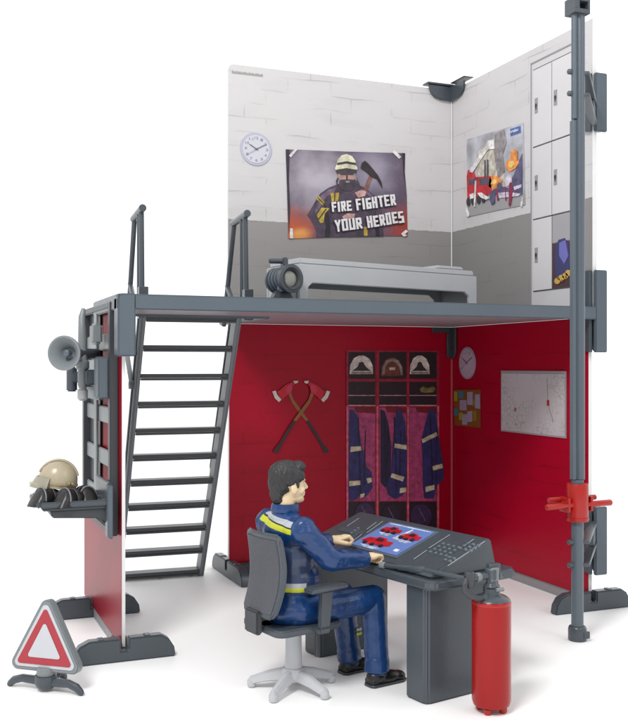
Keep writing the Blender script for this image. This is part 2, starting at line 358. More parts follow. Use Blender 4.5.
for x, sgn in ((XL, -1), (XR+.058, 1)):
    m = MB()
    z0 = 1.47
    top = 1.935
    yb = -.745
    m.tube([(x, yb+.02, z0-.02), (x, yb+.045, top)], .0125, 10)          # front post
    m.tube([(x, yb+.11, z0-.02), (x, yb+.105, top)], .0125, 10)
    m.tube([(x, yb+.50, z0-.06), (x, yb+.27, top-.006)], .013, 10)       # raked back post
    m.tube([(x, yb-.0, top+.010), (x, yb+.30, top-.002)], .018, 12)
    m.box((x-.022, yb-.03, z0-.05), (x+.022, yb+.02, z0+.10))
    m.tube([(x, yb+.20, z0-.02), (x, yb+.42, z0+.15)], .014, 8)
    m.build('handrail', GREY, ld, .002, 1)
    xs = XL if sgn < 0 else XR
    m = MB(); p = LB + (LT-LB)*.76
    m.tube([(xs-.022, p.y, p.z), (xs-.022, p.y+.20, p.z+.17)], .013, 8); m.tube([(xs-.038, p.y, p.z), (xs-.0095, p.y, p.z)], .02, 12); (m.build('strut', MIDG, ld) if sgn < 0 else m.bm.free())
    m = MB(); p0 = LB + (LT-LB)*.97; p1 = LB + (LT-LB)*.45
    m.tube([(xs, p0.y+.10, p0.z), (xs, p1.y+.07, p1.z), (xs, p1.y+.045, p1.z-.05)], .010, 8); m.build('rear_bar', GREY, ld)
    x = xs
    for fz in (.86, .36):
        p = LB + (LT-LB)*fz + nrm*.03
        MB().tube([(x+sgn*.005, p.y, p.z), (x+sgn*.035, p.y, p.z)], .016, 12).build('stud', GREY, ld)

ld.rotation_euler.z = R(-3.25); ld.location.x += .0186
# ------------------------------------------------------------------ fire pole
PX, PY = -.421, -1.80
fp = thing('fire_pole', 'tall dark grey sliding pole standing in front of the right wall', 'pole', (PX, PY, 0))
m = MB(); m.tube([(PX, PY, .05), (PX, PY, .70)], .0265, 24); m.tube([(PX+.011, PY, .7005), (PX+.011, PY, 2.735)], .0235, 24); m.build('lower_tube', GREYM, fp, .002, 1)
m = MB(); m.box((PX-.030, PY-.014, .70), (PX-.012, PY+.016, 2.265)); m.box((PX-.008, PY-.0265, .70), (PX+.000, PY-.016, 2.70)); m.build('guide_rail', GREYM, fp, .003, 1)
m = MB(); m.tube([(PX-.019, PY-.004, 2.27), (PX-.019, PY-.004, 2.735)], .0135, 16); m.build('upper_tube', GREYM, fp, .002, 1)
m = MB(); z0 = 2.725
m.box((PX-.040, PY-.036, z0), (PX+.040, PY+.036, z0+.018)); m.box((PX-.040, PY-.036, z0+.052), (PX+.040, PY+.036, z0+.068))
m.box((PX-.040, PY-.036, z0+.0185), (PX-.015, PY+.036, z0+.0515)); m.box((PX+.030, PY-.036, z0+.0185), (PX+.040, PY+.036, z0+.0515)); m.box((PX-.0145, PY+.01, z0+.0185), (PX+.0295, PY+.036, z0+.0515))
m.build('end_cap', GREY, fp)
m = MB(); m.lathe([(0, .0), (.038, .0), (.040, .006), (.040, .05), (.036, .062), (.0275, .064), (.0275, .05)], Matrix.Translation((PX, PY, 0))); m.box((PX+.004, PY-.044, .014), (PX+.034, PY-.034, .044)); m.build('base_socket', GREY, fp, .002, 1)
sl = thing('sliding_grip', 'red grip sleeve with two side handles clamped round the grey pole', 'grip', (PX, PY, .52))
m = MB(); m.lathe([(.0285, .52), (.046, .52), (.0475, .524), (.0475, .679), (.046, .683), (.0285, .683)], Matrix.Translation((PX, PY, 0))); m.lathe([(.0495, .528), (.0495, .536)], Matrix.Translation((PX, PY, 0))); m.build('sleeve', REDP, sl, angle=40)
for s_ in (-1, 1):
    d = Vector((s_*.985, .02*s_ if s_ < 0 else .05, 0)); m = MB()
    a = Vector((PX, PY-.015, .592))
    m.tube([a + d*.035, a + d*.075, a + d*.078, a + d*.175, a + d*.180], .013, 12, radii=[.012, .012, .013, .014, .009])
    m.tube([a + d*.045 + Vector((0, .05, .02)), a + d*.13 + Vector((0, .05, .02))], .012, 12)
    m.box(tuple(a + d*.062 + Vector((-.006, -.012, -.030))), tuple(a + d*.062 + Vector((.006, .055, .034))))
    m.build('handle', REDP, sl, .002, 1)

# ------------------------------------------------------------------ bed on the platform
bd = thing('bed', 'long pale grey plastic bed frame standing on the platform', 'bed', (-1.413, -1.0, 1.4838), R(13))
BL, BDp, zt = 1.17, .29, .228
m_ = [(0, 0), (.055, 0), (.055, .088), (.078, .108), (BL-.095, .108), (BL-.06, .085), (BL-.05, 0), (BL, 0), (BL, zt-.03), (0, zt-.03)]
for a, b in ((0, .02), (BDp-.02, BDp)): MB().prism(m_, a, b, 'xz').build('side_panel', BEDG, bd, .004, world=False)
for a in (0, BL-.02): MB().box((a, .0205, 0), (a+.02, BDp-.0205, zt-.03)).build('end_panel', BEDG, bd, .004, world=False)
MB().box((.012, .012, zt-.0295), (BL-.012, BDp-.012, zt)).build('mattress_base', BEDG, bd, .006, world=False)
MB().box((BL-.24, .05, zt+.0005), (BL-.05, BDp-.05, zt+.022)).build('headrest', BEDG, bd, .008, world=False)

# ------------------------------------------------------------------ spotlight on the platform
sp = thing('searchlight', 'dark grey swivelling searchlight with pale lens standing on the platform left of the bed', 'searchlight', (-1.45, -1.0, 1.484))
sc_ = Vector((-1.472, -1.0, 1.600)); fd = (Vector((.28, -.96, 0.02))).normalized()
M_ = Matrix.Translation(sc_) @ fd.to_track_quat('Z', 'Y').to_matrix().to_4x4()
m = MB(); m.lathe([(0, -.075), (.035, -.075), (.052, -.06), (.056, -.02), (.056, .045), (.066, .055), (.068, .085), (.052, .088), (.044, .070), (0, .070)], M_, 28); m.build('housing', GREY, sp)
m = MB()
for hh in (-.045, -.02, .005, .03): m.lathe([(.056, hh), (.0605, hh+.001), (.0605, hh+.007), (.056, hh+.008)], M_, 28)
m.build('cooling_rib', GREYM, sp)
m = MB(); m.lathe([(.038, .0745), (.041, .083), (.051, .0895), (.050, .080)], M_, 28); m.build('lens_ring', DARK, sp)
m = MB(); m.lathe([(0, .078), (.025, .077), (.037, .0715)], M_, 28); m.build('lens', plastic('frosted lens', '8d8c86', .2), sp)
m = MB(); m.box((-1.545, -1.04, 1.484), (-1.405, -.96, 1.512)); m.prism([(-1.52, 1.5125), (-1.42, 1.5125), (-1.44, 1.552), (-1.50, 1.552)], -1.03, -.97, 'xz'); m.build('base', GREY, sp, .004)
m = MB(); m.tube([(-1.535, -1.0, 1.688), (-1.46, -1.0, 1.690)], .013, 12); m.box((-1.468, -1.02, 1.635), (-1.442, -.98, 1.706)); m.build('handle', GREY, sp, .005)
MB().lathe([(0, 0), (.016, 0), (.016, .012), (0, .014)], Matrix.Translation((-1.495, -1.055, 1.556)) @ Matrix.Rotation(math.pi/2, 4, 'X'), 16).build('pivot_screw', GREYM, sp)

sp.location.x -= .032
# ------------------------------------------------------------------ equipment rack on the outer wall
XW = -2.3135
rk = thing('equipment_rack', 'tall dark grey slotted rack fixed on the outside of the left red wall', 'rack', (XW, -1.0, .5))
xf = XW-.037; ya, yb_, za, zb_ = -1.255, -.515, .49, 1.466
m = MB()
for (a, b) in ((ya, ya+.045), (yb_-.05, yb_)): m.box((xf, a, za), (XW-.001, b, zb_))
m.box((xf+.001, ya+.0455, zb_-.03), (XW-.001, yb_-.0505, zb_-.0)); m.box((xf+.001, ya+.0455, za), (XW-.001, yb_-.0505, za+.03))
m.build('frame', DARK, rk, .005)
m = MB(); ymid = -.86
m.box((xf+.004, ymid-.03, za+.0305), (xf+.014, ymid+.03, zb_-.0305))
m.build('centre_rail', SILV, rk, .003, 1)
for z in (1.30, 1.19, .985, .80, .62):
    MB().box((xf+.0145, ya+.0455, z-.035), (xf+.024, yb_-.0505, z+.035)).build('crossbar', SILV, rk, .004)
MB().box((XW-.008, ymid+.01, za+.0305), (XW-.0025, yb_-.0505, zb_-.0305)).build('dark_sheet', DARK, rk)  # plain dark sheet behind the rear half of the rack openings
# clamp block with tools
cl = thing('tool_clamp', 'blue grey clamp block on the rack below the horn', 'clamp', (xf, -1.15, 1.0))
m = MB(); m.box((xf-.045, -1.235, 1.06), (xf-.001, -1.13, 1.235)); m.box((xf-.028, -1.1295, 1.05), (xf-.001, -.66, 1.10)); m.build('block', GREYM, cl, .006)
m = MB(); m.box((xf-.07, -1.10, 1.115), (xf-.0285, -.86, 1.18)); m.tube([(xf-.09, -.80, 1.08), (xf-.09, -.80, 1.19)], .024, 14); m.box((xf-.09, -.8595, 1.12), (xf-.04, -.80, 1.17)); m.build('knob', GREY, cl, .006)
nz_ = thing('hose_nozzle', 'upright silver branch pipe nozzle clipped on the rack beside the horn', 'nozzle', (xf-.06, -1.13, 1.05))
m = MB(); a = Vector((xf-.075, -1.02, 0))
m.tube([a+Vector((0,0,1.10)), a+Vector((0,0,1.115)), a+Vector((0,0,1.18)), a+Vector((0,0,1.185)), a+Vector((0,0,1.215)), a+Vector((0,0,1.22)), a+Vector((0,.01,1.33)), a+Vector((0,.02,1.41)), a+Vector((.008,.03,1.445))], .02, 14,
       radii=[.016, .021, .021, .028, .028, .021, .018, .015, .009]); m.build('barrel', SILV, nz_)
m = MB(); m.tube([a+Vector((0,0,1.045)), a+Vector((0,0,1.055)), a+Vector((0,0,1.09)), a+Vector((0,0,1.099))], .02, 14, radii=[.012, .022, .022, .015]); m.build('tip', PALE, nz_)
MB().box((xf-.04, -1.10, 1.29), (xf-.001, -.98, 1.38)).build('holder', SILV, nz_, .01)
# horn
hn = thing('horn', 'round silver bell shaped horn sticking out from the rack on the left wall', 'horn', (xf-.1, -1.1, 1.25))
hc = Vector((-2.502, -1.10, 1.250)); hd = Vector((-.55, -.82, .0)).normalized()
M_ = Matrix.Translation(hc) @ hd.to_track_quat('Z', 'Y').to_matrix().to_4x4()
m = MB(); m.lathe([(.012, -.085), (.026, -.08), (.030, -.05), (.040, -.02), (.062, .012), (.070, .018), (.074, .022), (.074, .030), (.066, .032), (.055, .022), (.036, -.005), (.022, -.03), (0, -.035)], M_, 36); m.build('bell', SILV, hn)
m = MB(); m.lathe([(.007, -.035), (.007, -.008), (.017, -.004), (.014, .012), (.005, .016), (0, .016)], M_, 16); m.build('plug', GREYM, hn)
m = MB(); m.tube([hc - hd*.08, hc - hd*.09 + Vector((.05, .02, 0)), (xf-.001, -.95, 1.25)], .022, 12); m.build('mount', GREY, hn)
# tray with helmet
ty = thing('tray', 'dark grey tray shelf hooked on the lower end of the rack', 'tray', (xf, -1.2, .62))
tx0, tx1, tya, tyb = -2.645, xf-.001, -1.31, -.98
m = MB()
m.box((tx0+.02, tya+.01, .615), (tx1, tyb-.01, .627))
m.box((tx0+.012, tya-.003, .6275), (tx1, tya+.012, .652)); m.box((tx0+.012, tyb-.012, .6275), (tx1, tyb, .652)); m.box((tx0, tya+.0125, .6275), (tx0+.013, tyb-.0125, .650)); m.box((tx1-.014, tya+.0125, .6275), (tx1, tyb-.0125, .72))
m.build('pan', GREY, ty, .004)
m = MB(); m.prism([(tx0+.06, .585), (tx1-.06, .575), (tx1, .545), (tx1, .6145), (tx0+.05, .6145)], -1.29, -1.05, 'xz'); m.build('bracket', DARK, ty, .004)
m = MB(); m.prism([(xf-.022, .50), (xf-.0005, .49), (xf-.0005, .71), (xf-.022, .71)], -1.33, -1.27, 'xz'); m.build('hook', GREYM, ty, .003)
hm = thing('helmet', 'beige firefighter helmet with narrow peak lying on the black sleeves in the tray', 'helmet', (-2.53, -1.15, .70))
HB = plastic('beige plastic', 'a69c84', .28)
M_ = Matrix.Translation((-2.525, -1.15, .715)) @ Matrix.Rotation(R(8), 4, 'Y') @ Matrix.Rotation(R(-10), 4, 'Z')
m = MB(); m.lathe([(.070, -.025), (.073, .0), (.071, .025), (.062, .052), (.045, .073), (.022, .085), (0, .088)], M_ @ Matrix.Diagonal((1.1, .92, 1, 1)), 32)
m.lathe([(.070, -.025), (.066, -.024), (.066, 0), (.05, .05), (0, .075)], M_ @ Matrix.Diagonal((1.1, .92, 1, 1)), 32); m.build('shell', HB, hm)
m = MB()
pk = [(.085*math.cos(R(a))*1.12, .085*math.sin(R(a))*.86) for a in range(110, 251, 10)]; pi = [(.068*math.cos(R(a))*1.12, .068*math.sin(R(a))*.9) for a in range(250, 109, -10)]
m.prism([(x_-(.018 if i < 15 else 0), y_) for i, (x_, y_) in enumerate(pk+pi)], -.02, -.013, 'xy', M_); m.build('peak', HB, hm, .002, 1)
m = MB(); va = list(range(112, 251, 6)); nv_ = len(va); v4 = []
for (rr, zz) in ((.079, .016), (.100, -.030), (.096, -.031), (.075, .015)): v4.append([M_ @ Vector((rr*math.cos(R(a))*1.12, rr*math.sin(R(a))*.90, zz)) for a in va])
m.add([v for q in v4 for v in q], [(a*nv_+k, a*nv_+k+1, ((a+1) % 4)*nv_+k+1, ((a+1) % 4)*nv_+k) for a in range(4) for k in range(nv_-1)] + [(0, nv_, 2*nv_, 3*nv_), (nv_-1, 4*nv_-1, 3*nv_-1, 2*nv_-1)])
m.build('visor', plastic('visor pale', '8f8b7c', .15), hm)
m = MB()
for yy_ in (-.012, 0, .012): m.tube([M_ @ Vector((.083*math.cos(R(a)), yy_, .004+.087*math.sin(R(a)))) for a in range(20, 161, 10)], .004, 8)
m.build('crest', HB, hm)
m = MB(); m.lathe([(.0745, -.012), (.0765, -.006), (.0745, .0)], M_ @ Matrix.Diagonal((1.1, .92, 1, 1)), 32); m.build('rim_band', plastic('beige dark', '98896a', .3), hm)
m = MB(); m.tube([(-2.49, -1.222, .715), (-2.49, -1.214, .715)], .007, 10); m.tube([(-2.475, -1.220, .712), (-2.475, -1.210, .712)], .005, 10); m.build('visor_hinge', plastic('beige dark', '98896a'), hm)
def sleeve(p, d, r, L, label):
    d = Vector(d).normalized(); t = thing('protective_sleeve', label, 'sleeve', (p[0], p[1], .63), 0, 'black sleeves lying in the tray')
    M_ = Matrix.Translation(p) @ d.to_track_quat('Z', 'X').to_matrix().to_4x4()
    side = Vector((-d.y, d.x, 0)).normalized(); base = Vector((p[0], p[1], .6285))
    def arch(dist, sc, lean, seg=14):
        out_ = []
        for q in range(seg+1):
            a = math.pi*q/seg; hgt = math.sin(a)**.8*r*1.75*sc
            out_.append(base + d*(dist + lean*(hgt/(r*1.75))) + side*(-math.cos(a)*r*1.05*sc) + Vector((0, 0, hgt)))
        return out_
    secs = [arch(-.030, .55, .045), arch(-.022, .80, .036), arch(-.004, .96, .020), arch(.020, 1.0, .006), arch(L*.5, .93, 0), arch(L*.58, .80, 0), arch(L*.66, .90, 0), arch(L, .74, -.01), arch(L*1.1, .40, -.03)]
    m = MB(); n_ = len(secs[0]); vs = [v for q in secs for v in q]; fs = [tuple(range(n_)), tuple(range(len(vs)-1, len(vs)-n_-1, -1))]
    for a in range(len(secs)-1):
        for q in range(n_): fs.append((a*n_+q, a*n_+(q+1) % n_, (a+1)*n_+(q+1) % n_, (a+1)*n_+q))
    m.add(vs, fs); m.build('shaft', BLACK, t, angle=50)
    m = MB(); m.tube(arch(.010, 1.03, .012)[1:-1], .0032, 8); m.build('cuff', MIDG, t)
    m = MB(); m.tube(arch(L*.55, .93, 0)[1:-1], .003, 8); m.build('seam_ring', DARK, t)
sleeve((-2.640, -1.23, .668), (.85, .5, 0), .041, .12, 'leftmost black sleeve lying in the tray under the helmet peak')
sleeve((-2.552, -1.285, .668), (.8, .55, .0), .041, .11, 'black sleeve at the front edge of the tray below the middle of the helmet')
sleeve((-2.43, -1.24, .672), (-.2, .9, .15), .037, .11, 'rearmost black sleeve leaning at the rack side of the tray')

hm.location.x -= .022
# ------------------------------------------------------------------ warning triangle
wt = thing('warning_sign', 'white warning triangle with red border in grey frame on low tripod foot', 'sign', (-2.647, -1.60, 0), R(141.5-180))
def tri(w_, h_, z0, r):
    # rounded triangle polygon
    c = [(-w_/2, z0), (w_/2, z0), (0, z0+h_)]; out_ = []
    for i in range(3):
        P = Vector(c[i]); A = (Vector(c[i-1])-P).normalized(); B = (Vector(c[(i+1) % 3])-P).normalized()
        bis = (A+B).normalized(); half = A.angle(B)/2; cen = P + bis*(r/math.sin(half)); a0 = math.atan2(*(P + A*(r/math.tan(half)) - cen).yx); a1 = math.atan2(*(P + B*(r/math.tan(half)) - cen).yx)
        da = (a1-a0+math.pi) % (2*math.pi) - math.pi
        out_ += [(cen.x + r*math.cos(a0+da*k/8), cen.y + r*math.sin(a0+da*k/8)) for k in range(9)]
    return out_
TM = Matrix.Rotation(R(-3), 4, 'X') @ Matrix.Rotation(R(0), 4, 'Y')
m = MB(); m.prism(tri(.315, .290, .070, .026), -.014, .022, 'xz', TM); m.build('frame', SILV, wt, .004, 2, world=False)
m = MB(); m.prism(tri(.268, .247, .085, .016), -.0165, -.0145, 'xz', TM); m.build('white_border', plastic('sign white', 'b9bbc0', .35), wt, world=False)
m = MB(); m.prism(tri(.234, .212, .096, .010), -.0185, -.0167, 'xz', TM); m.build('red_border', plastic('sign red', 'a02c38', .35), wt, world=False)
m = MB(); m.prism(tri(.142, .132, .122, .008), -.0205, -.0187, 'xz', TM); m.build('white_centre', plastic('sign white', 'b9bbc0', .35), wt, world=False)
m = MB(); m.lathe([(0, .088), (.028, .088), (.033, .078), (.034, .060), (.033, .058)], Matrix.Identity(4)); m.build('collar', SILV, wt, world=False)
m = MB(); m.lathe([(0, .0575), (.040, .0575), (.042, .045), (.040, .03), (.034, .016), (.028, .010), (0, .010)]); m.build('hub', GREY, wt, world=False)
for a in (178, -5, 90):
    d = Vector((math.cos(R(a)), math.sin(R(a)), 0)); L = .155 if a != 90 else .13
    m = MB(); m.tube([d*.03+Vector((0,0,.034)), d*.10+Vector((0,0,.036)), d*(L-.02)+Vector((0,0,.026)), d*L+Vector((0,0,.010)), d*(L+.006)+Vector((0,0,.004))], .015, 10, radii=[.017, .015, .015, .012, .008]); m.build('leg', GREY, wt, world=False)

# ------------------------------------------------------------------ control desk (local u to the right, v away)
DA = R(12); T1 = (-1.436, -2.326, 0)
dk = thing('control_desk', 'dark grey control desk with two slab legs under the console', 'desk', T1, DA)
DM = PM[dk.name]
m = MB(); m.prism([(.0, .025), (.025, 0), (.405, 0), (.43, .025), (.43, .845), (.405, .87), (.025, .87), (0, .845)], .412, .446, 'xy'); m.build('tabletop', GREY, dk, .008, 3, world=False)
for (a, b) in ((.052, .172), (.715, .835)):
    m = MB(); m.prism([(.022, a+.012), (.034, a), (.373, a), (.385, a+.012), (.385, b-.012), (.373, b), (.034, b), (.022, b-.012)], .0, .4115, 'xy'); m.build('leg', GREY, dk, .006, 2, world=False)
A0, A1 = Vector((.035, .466)), Vector((.300, .560))
cn = thing('control_console', 'sloping control console with screen and keys on top of the desk', 'console', T1, DA)
VC0, VC1 = .035, .825
m = MB(); m.prism([(.030, .4465), (.030, .462), (.035, .466), (.300, .560), (.322, .560), (.352, .4465)], VC0, VC1, 'xz', Matrix.Identity(4))
m.bm.free(); m = MB()
sec = [(.030, .4465), (.030, .462), (.035, .466), (.300, .560), (.322, .560), (.352, .4465)]
n_ = len(sec); v_ = [(a, VC0, b) for a, b in sec] + [(a, VC1, b) for a, b in sec]
m.add(v_, [tuple(range(n_)), tuple(range(2*n_-1, n_-1, -1))] + [(i, (i+1) % n_, n_+(i+1) % n_, n_+i) for i in range(n_)])
m.build('housing', GREY, cn, .007, 3, world=False)
SD = (A1-A0); SL_ = SD.length; SD = SD/SL_; SN = Vector((-SD.y, 0, SD.x))      # slope direction and normal in (u, ., z)
CS = Sheet(lambda s, t: Vector((A0.x + SD.x*t, s, A0.y + SD.y*t)), (SN.x, 0, SN.z))  # s = v, t = up the slope
wP = DM @ Vector((A0.x, 0, A0.y)); wN = DM.to_3x3() @ Vector((SN.x, 0, SN.z))
def cs(px, py):
    p = DM.inverted() @ hit(px, py, wP, wN); return (p.y, (Vector((p.x, p.z))-A0).dot(SD))
corn = [cs(388, 524), cs(430, 532), cs(403, 559), cs(354, 546)]
SV1 = (corn[0][0]+corn[3][0])/2; SV0 = (corn[1][0]+corn[2][0])/2; ST0 = max(.03, (corn[2][1]+corn[3][1])/2); ST1 = min(SL_-.02, (corn[0][1]+corn[1][1])/2)
print('screen', corn, SV0, SV1, ST0, ST1, SL_)
m = MB(); CS.poly(m, [(SV0-.012, ST0-.010), (SV1+.012, ST0-.010), (SV1+.012, ST1+.010), (SV0-.012, ST1+.010)], 2, .006); scr = m.build('screen', plastic('screen frame', '555f69', .35), cn, world=False)
m = MB(); CS.poly(m, [(SV0, ST0), (SV1, ST0), (SV1, ST1), (SV0, ST1)], 3.2, .002); m.build('display', plastic('display blue', '5f78b4', .3, .2), scr, world=False)
def sv(a, b): return (SV1-(SV1-SV0)*a, ST0+(ST1-ST0)*b)    # a: left to right as the man sees it, b: bottom to top
dsp = MB(); dspw = MB(); dspd = MB()
for (cx_, cy_, w_, h_) in ((.27, .74, .42, .26), (.75, .66, .42, .28), (.36, .27, .62, .34)):
    body = [(-.5, -.2), (-.42, .25), (-.2, .3), (-.12, .5), (.15, .45), (.22, .22), (.45, .25), (.5, -.2), (.3, -.35), (-.3, -.4)]
    CS.poly(dsp, [sv(cx_+a*w_, cy_+b*h_) for a, b in body], 4.2)
    for (a, b) in ((-.3, -.35), (.28, -.35), (-.02, -.4)):
        CS.disc(dspd, sv(cx_+a*w_, cy_+b*h_), .012, .010, 5.2, 12)
    CS.poly(dspd, [sv(cx_+a*w_, cy_+b*h_) for a, b in ((-.1, .05), (-.08, .35), (.12, .3), (.14, .05))], 5.2)
    for q in range(3): CS.poly(dspw, [sv(cx_+a*w_, cy_-.62*h_-q*.03+b) for a, b in ((-.35+.1*q, 0), (.35-.06*q, 0), (.35-.06*q, .016), (-.35+.1*q, .016))], 4.2)
CS.poly(dspw, [sv(.05, .94), sv(.95, .94), sv(.95, .965), sv(.05, .965)], 4.2); CS.poly(dspw, [sv(.50, .48), sv(.62, .46), sv(.62, .9), sv(.60, .9)], 4.2); CS.poly(dspw, [sv(.84, .10), sv(.93, .10), sv(.93, .18), sv(.84, .18)], 4.2)
PICT = True
LATER = [dsp.build('vehicle_icon', ink('b01522', .3), scr, world=False), dspd.build('icon_detail', ink('2a1a2a', .3), scr, world=False), dspw.build('caption_line', ink('c2cce4', .3), scr, world=False)]
PICT = False
def groove(a, b, wd=.004):
    m = MB(); CS.line(m, cs(*a), cs(*b), wd, 1.5); m.build('trim_line', plastic('trim', '8e959b', .3), cn, world=False)
for q in (((347,527),(359,519)), ((367,530),(376.5,523)), ((367,533.6),(383,522)), ((351,543),(362,535)), ((429,549),(450,535.5)), ((448,566.5),(485,542)), ((464,547),(474,540)), ((414,560),(427,551))): groove(*q)
def keys(px0, py0, ax, ay, na, bx, by, nb, sz=.0055):
    kp = MB()
    for i in range(na):
        for j in range(nb):
            s_, t_ = cs(px0 + ax*i + bx*j, py0 + ay*i + by*j)
            CS.poly(kp, [(s_-sz, t_-sz*.8), (s_+sz, t_-sz*.8), (s_+sz, t_+sz*.8), (s_-sz, t_+sz*.8)], 3, .007)
    kp.build('keypad', plastic('key grey', '6b747c', .3), cn, world=False)
keys(431, 553, 5.2, 1.3, 4, 4.2, -2.7, 4); keys(461, 549.5, 5.0, 1.1, 3, 3.8, -2.5, 3); keys(446, 561, 4.4, 1.1, 2, 4.0, -2.5, 2); keys(352, 534, -4, -1, 1, 3.2, -2.4, 3)
m = MB(); CS.poly(m, [cs(349, 540), cs(353, 541), cs(361, 534), cs(357, 533)], 2.4, .005); CS.poly(m, [cs(338, 531), cs(362, 536), cs(366, 532), cs(343, 527.5)], 1.2, .003); m.build('side_panel', plastic('panel grey', '434b52', .3), cn, world=False)

# ------------------------------------------------------------------ fire extinguisher
ex = thing('fire_extinguisher', 'red fire extinguisher with grey valve and lance standing in front of the desk', 'extinguisher', (-1.245, -2.425, 0))
ec = Vector((-1.240, -2.400, 0)); ER = .0675
T_ = Matrix.Translation(ec)
m = MB(); m.lathe([(0, .020), (ER*.8, .020), (ER*.93, .026), (ER, .042), (ER, .375), (ER*.985, .383), (ER*.96, .386), (0, .386)], T_, 48); m.build('cylinder', plastic('extinguisher red', '940f0e', .24, .03, 0, spec=.32), ex)
for a in (40, 130, 220, 310):
    p = ec + Vector((math.cos(R(a)), math.sin(R(a)), 0))*ER*.62
    m = MB(); m.lathe([(0, 0), (.010, 0), (.014, .006), (.014, .0195), (0, .0195)], Matrix.Translation(p), 14); m.build('foot', REDP, ex)
m = MB(); m.lathe([(ER*.97, .3865), (ER*.92, .392), (ER*.78, .399), (ER*.5, .406), (.030, .409), (.028, .4275), (0, .4275)], T_, 40); m.build('shoulder', GREY, ex)
m = MB(); m.lathe([(0, .4285), (.026, .4285), (.028, .436), (.020, .442), (.018, .455), (.022, .458), (.022, .492), (.016, .498), (0, .498)], T_, 18)
m.tube([ec+Vector((-.02, -.004, .472)), ec+Vector((-.09, -.018, .470))], .012, 12); m.tube([ec+Vector((.02, .006, .466)), ec+Vector((.055, .014, .464))], .010, 12)
m.box(tuple(ec+Vector((-.014, -.012, .486))), tuple(ec+Vector((.030, .014, .512)))); m.tube([ec+Vector((-.03, 0, .430)), ec+Vector((.03, 0, .430))], .010, 10); m.build('valve', GREY, ex, .003, 1)
m = MB(); hx = ec+Vector((-.085, -.025, 0))
m.lathe([(0, .440), (.014, .440), (.018, .447), (.018, .490), (.013, .495), (0, .495)], Matrix.Translation(ec+Vector((-.098, -.018, 0))), 14)
pts = [ec+Vector((-.112, -.02, .470)), ec+Vector((-.125, -.03, .455)), ec+Vector((-.125, -.032, .432)), ec+Vector((-.105, -.03, .415)), ec+Vector((-.075, -.03, .404)), ec+Vector((-.05, -.025, .402))]
m.tube(pts, .010, 12); m.build('hose', DARK, ex)
m = MB(); q0 = ec+Vector((-.115, -.016, .474)); q1 = DM @ Vector((.05, .09, .466)); q2 = DM @ Vector((.022, .20, .462)); q3 = DM @ Vector((.012, .27, .458))
P_ = [q0, q0.lerp(q1, .5), q1, q1.lerp(q2, .05), q1.lerp(q2, .5), q1.lerp(q2, .55), q2, q2.lerp(q3, .1), q3]
m.tube(P_, .01, 14, radii=[.007, .009, .012, .0165, .017, .014, .012, .009, .010]); m.build('lance', GREY, ex)
m = MB(); m.tube([q3, q3.lerp(q2, -.12), q3.lerp(q2, -.35)], .01, 12, radii=[.010, .013, .012]); m.build('lance_tip', SILV, ex)

m = MB(); m.box(tuple(ec+Vector((-.012, -.020, .452))), tuple(ec+Vector((.020, -.0125, .500)))); m.tube([ec+Vector((-.052, -.010, .471)), ec+Vector((-.070, -.014, .471))], .0165, 14); m.tube([ec+Vector((.030, .008, .466)), ec+Vector((.038, .010, .466))], .015, 12); m.build('coupling', MIDG, ex, .003, 1)
m = MB(); m.lathe([(ER*.985, .3835), (ER*1.012, .3800), (ER*1.012, .3760), (ER*.995, .3725)], T_, 48); m.build('rim', REDP, ex)
m = MB(); m.tube([ec+Vector((.0, -.03, .4255)), ec+Vector((.03, -.028, .4255))], .007, 10); m.build('pin', SILV, ex)
# ------------------------------------------------------------------ office chair
CM = (-1.795, -1.93, 0)
ch = thing('office_chair', 'dark grey swivel office chair with pale five spoke base behind the desk', 'chair', CM, DA)
m = MB(); m.lathe([(0, .085), (.034, .085), (.031, .10), (.029, .235), (0, .235)], None, 24); m.build('column', plastic('base pale grey', 'b9bbbf', .38), ch, world=False)
m = MB(); m.lathe([(0, .030), (.03, .030), (.042, .045), (.044, .07), (.036, .085), (0, .085)], None, 24)
for k in range(5):
    a = R(150-12+72*k); d = Vector((math.cos(a), math.sin(a), 0)); sd = Vector((-d.y, d.x, 0))
    secs = []
    for (rr, zc, hw, hh) in ((.02, .060, .022, .022), (.09, .048, .019, .018), (.145, .032, .017, .015), (.168, .024, .016, .014)):
        c = d*rr; secs.append([c+sd*hw*.6+Vector((0,0,zc+hh)), c-sd*hw*.6+Vector((0,0,zc+hh)), c-sd*hw+Vector((0,0,zc-hh)), c+sd*hw+Vector((0,0,zc-hh))])
    vs = [p for s_ in secs for p in s_]; fs = [(0,1,2,3), (15,14,13,12)]
    for i in range(3):
        for j in range(4): fs.append((4*i+j, 4*i+(j+1) % 4, 4*i+4+(j+1) % 4, 4*i+4+j))
    m.add(vs, fs); m.lathe([(0, 0), (.012, 0), (.016, .006), (.017, .03), (0, .036)], Matrix.Translation(d*.158), 14)
m.build('star_base', plastic('base pale grey', 'b9bbbf', .38), ch, .004, 2, world=False)
m = MB(); m.prism(rounded(-.150, -.135, .135, .135, .04, (1,1,1,1)), .236, .262, 'xy'); m.box((-.07, -.05, .225), (.05, .05, .2355)); m.build('seat', GREY, ch, .008, 3, world=False)
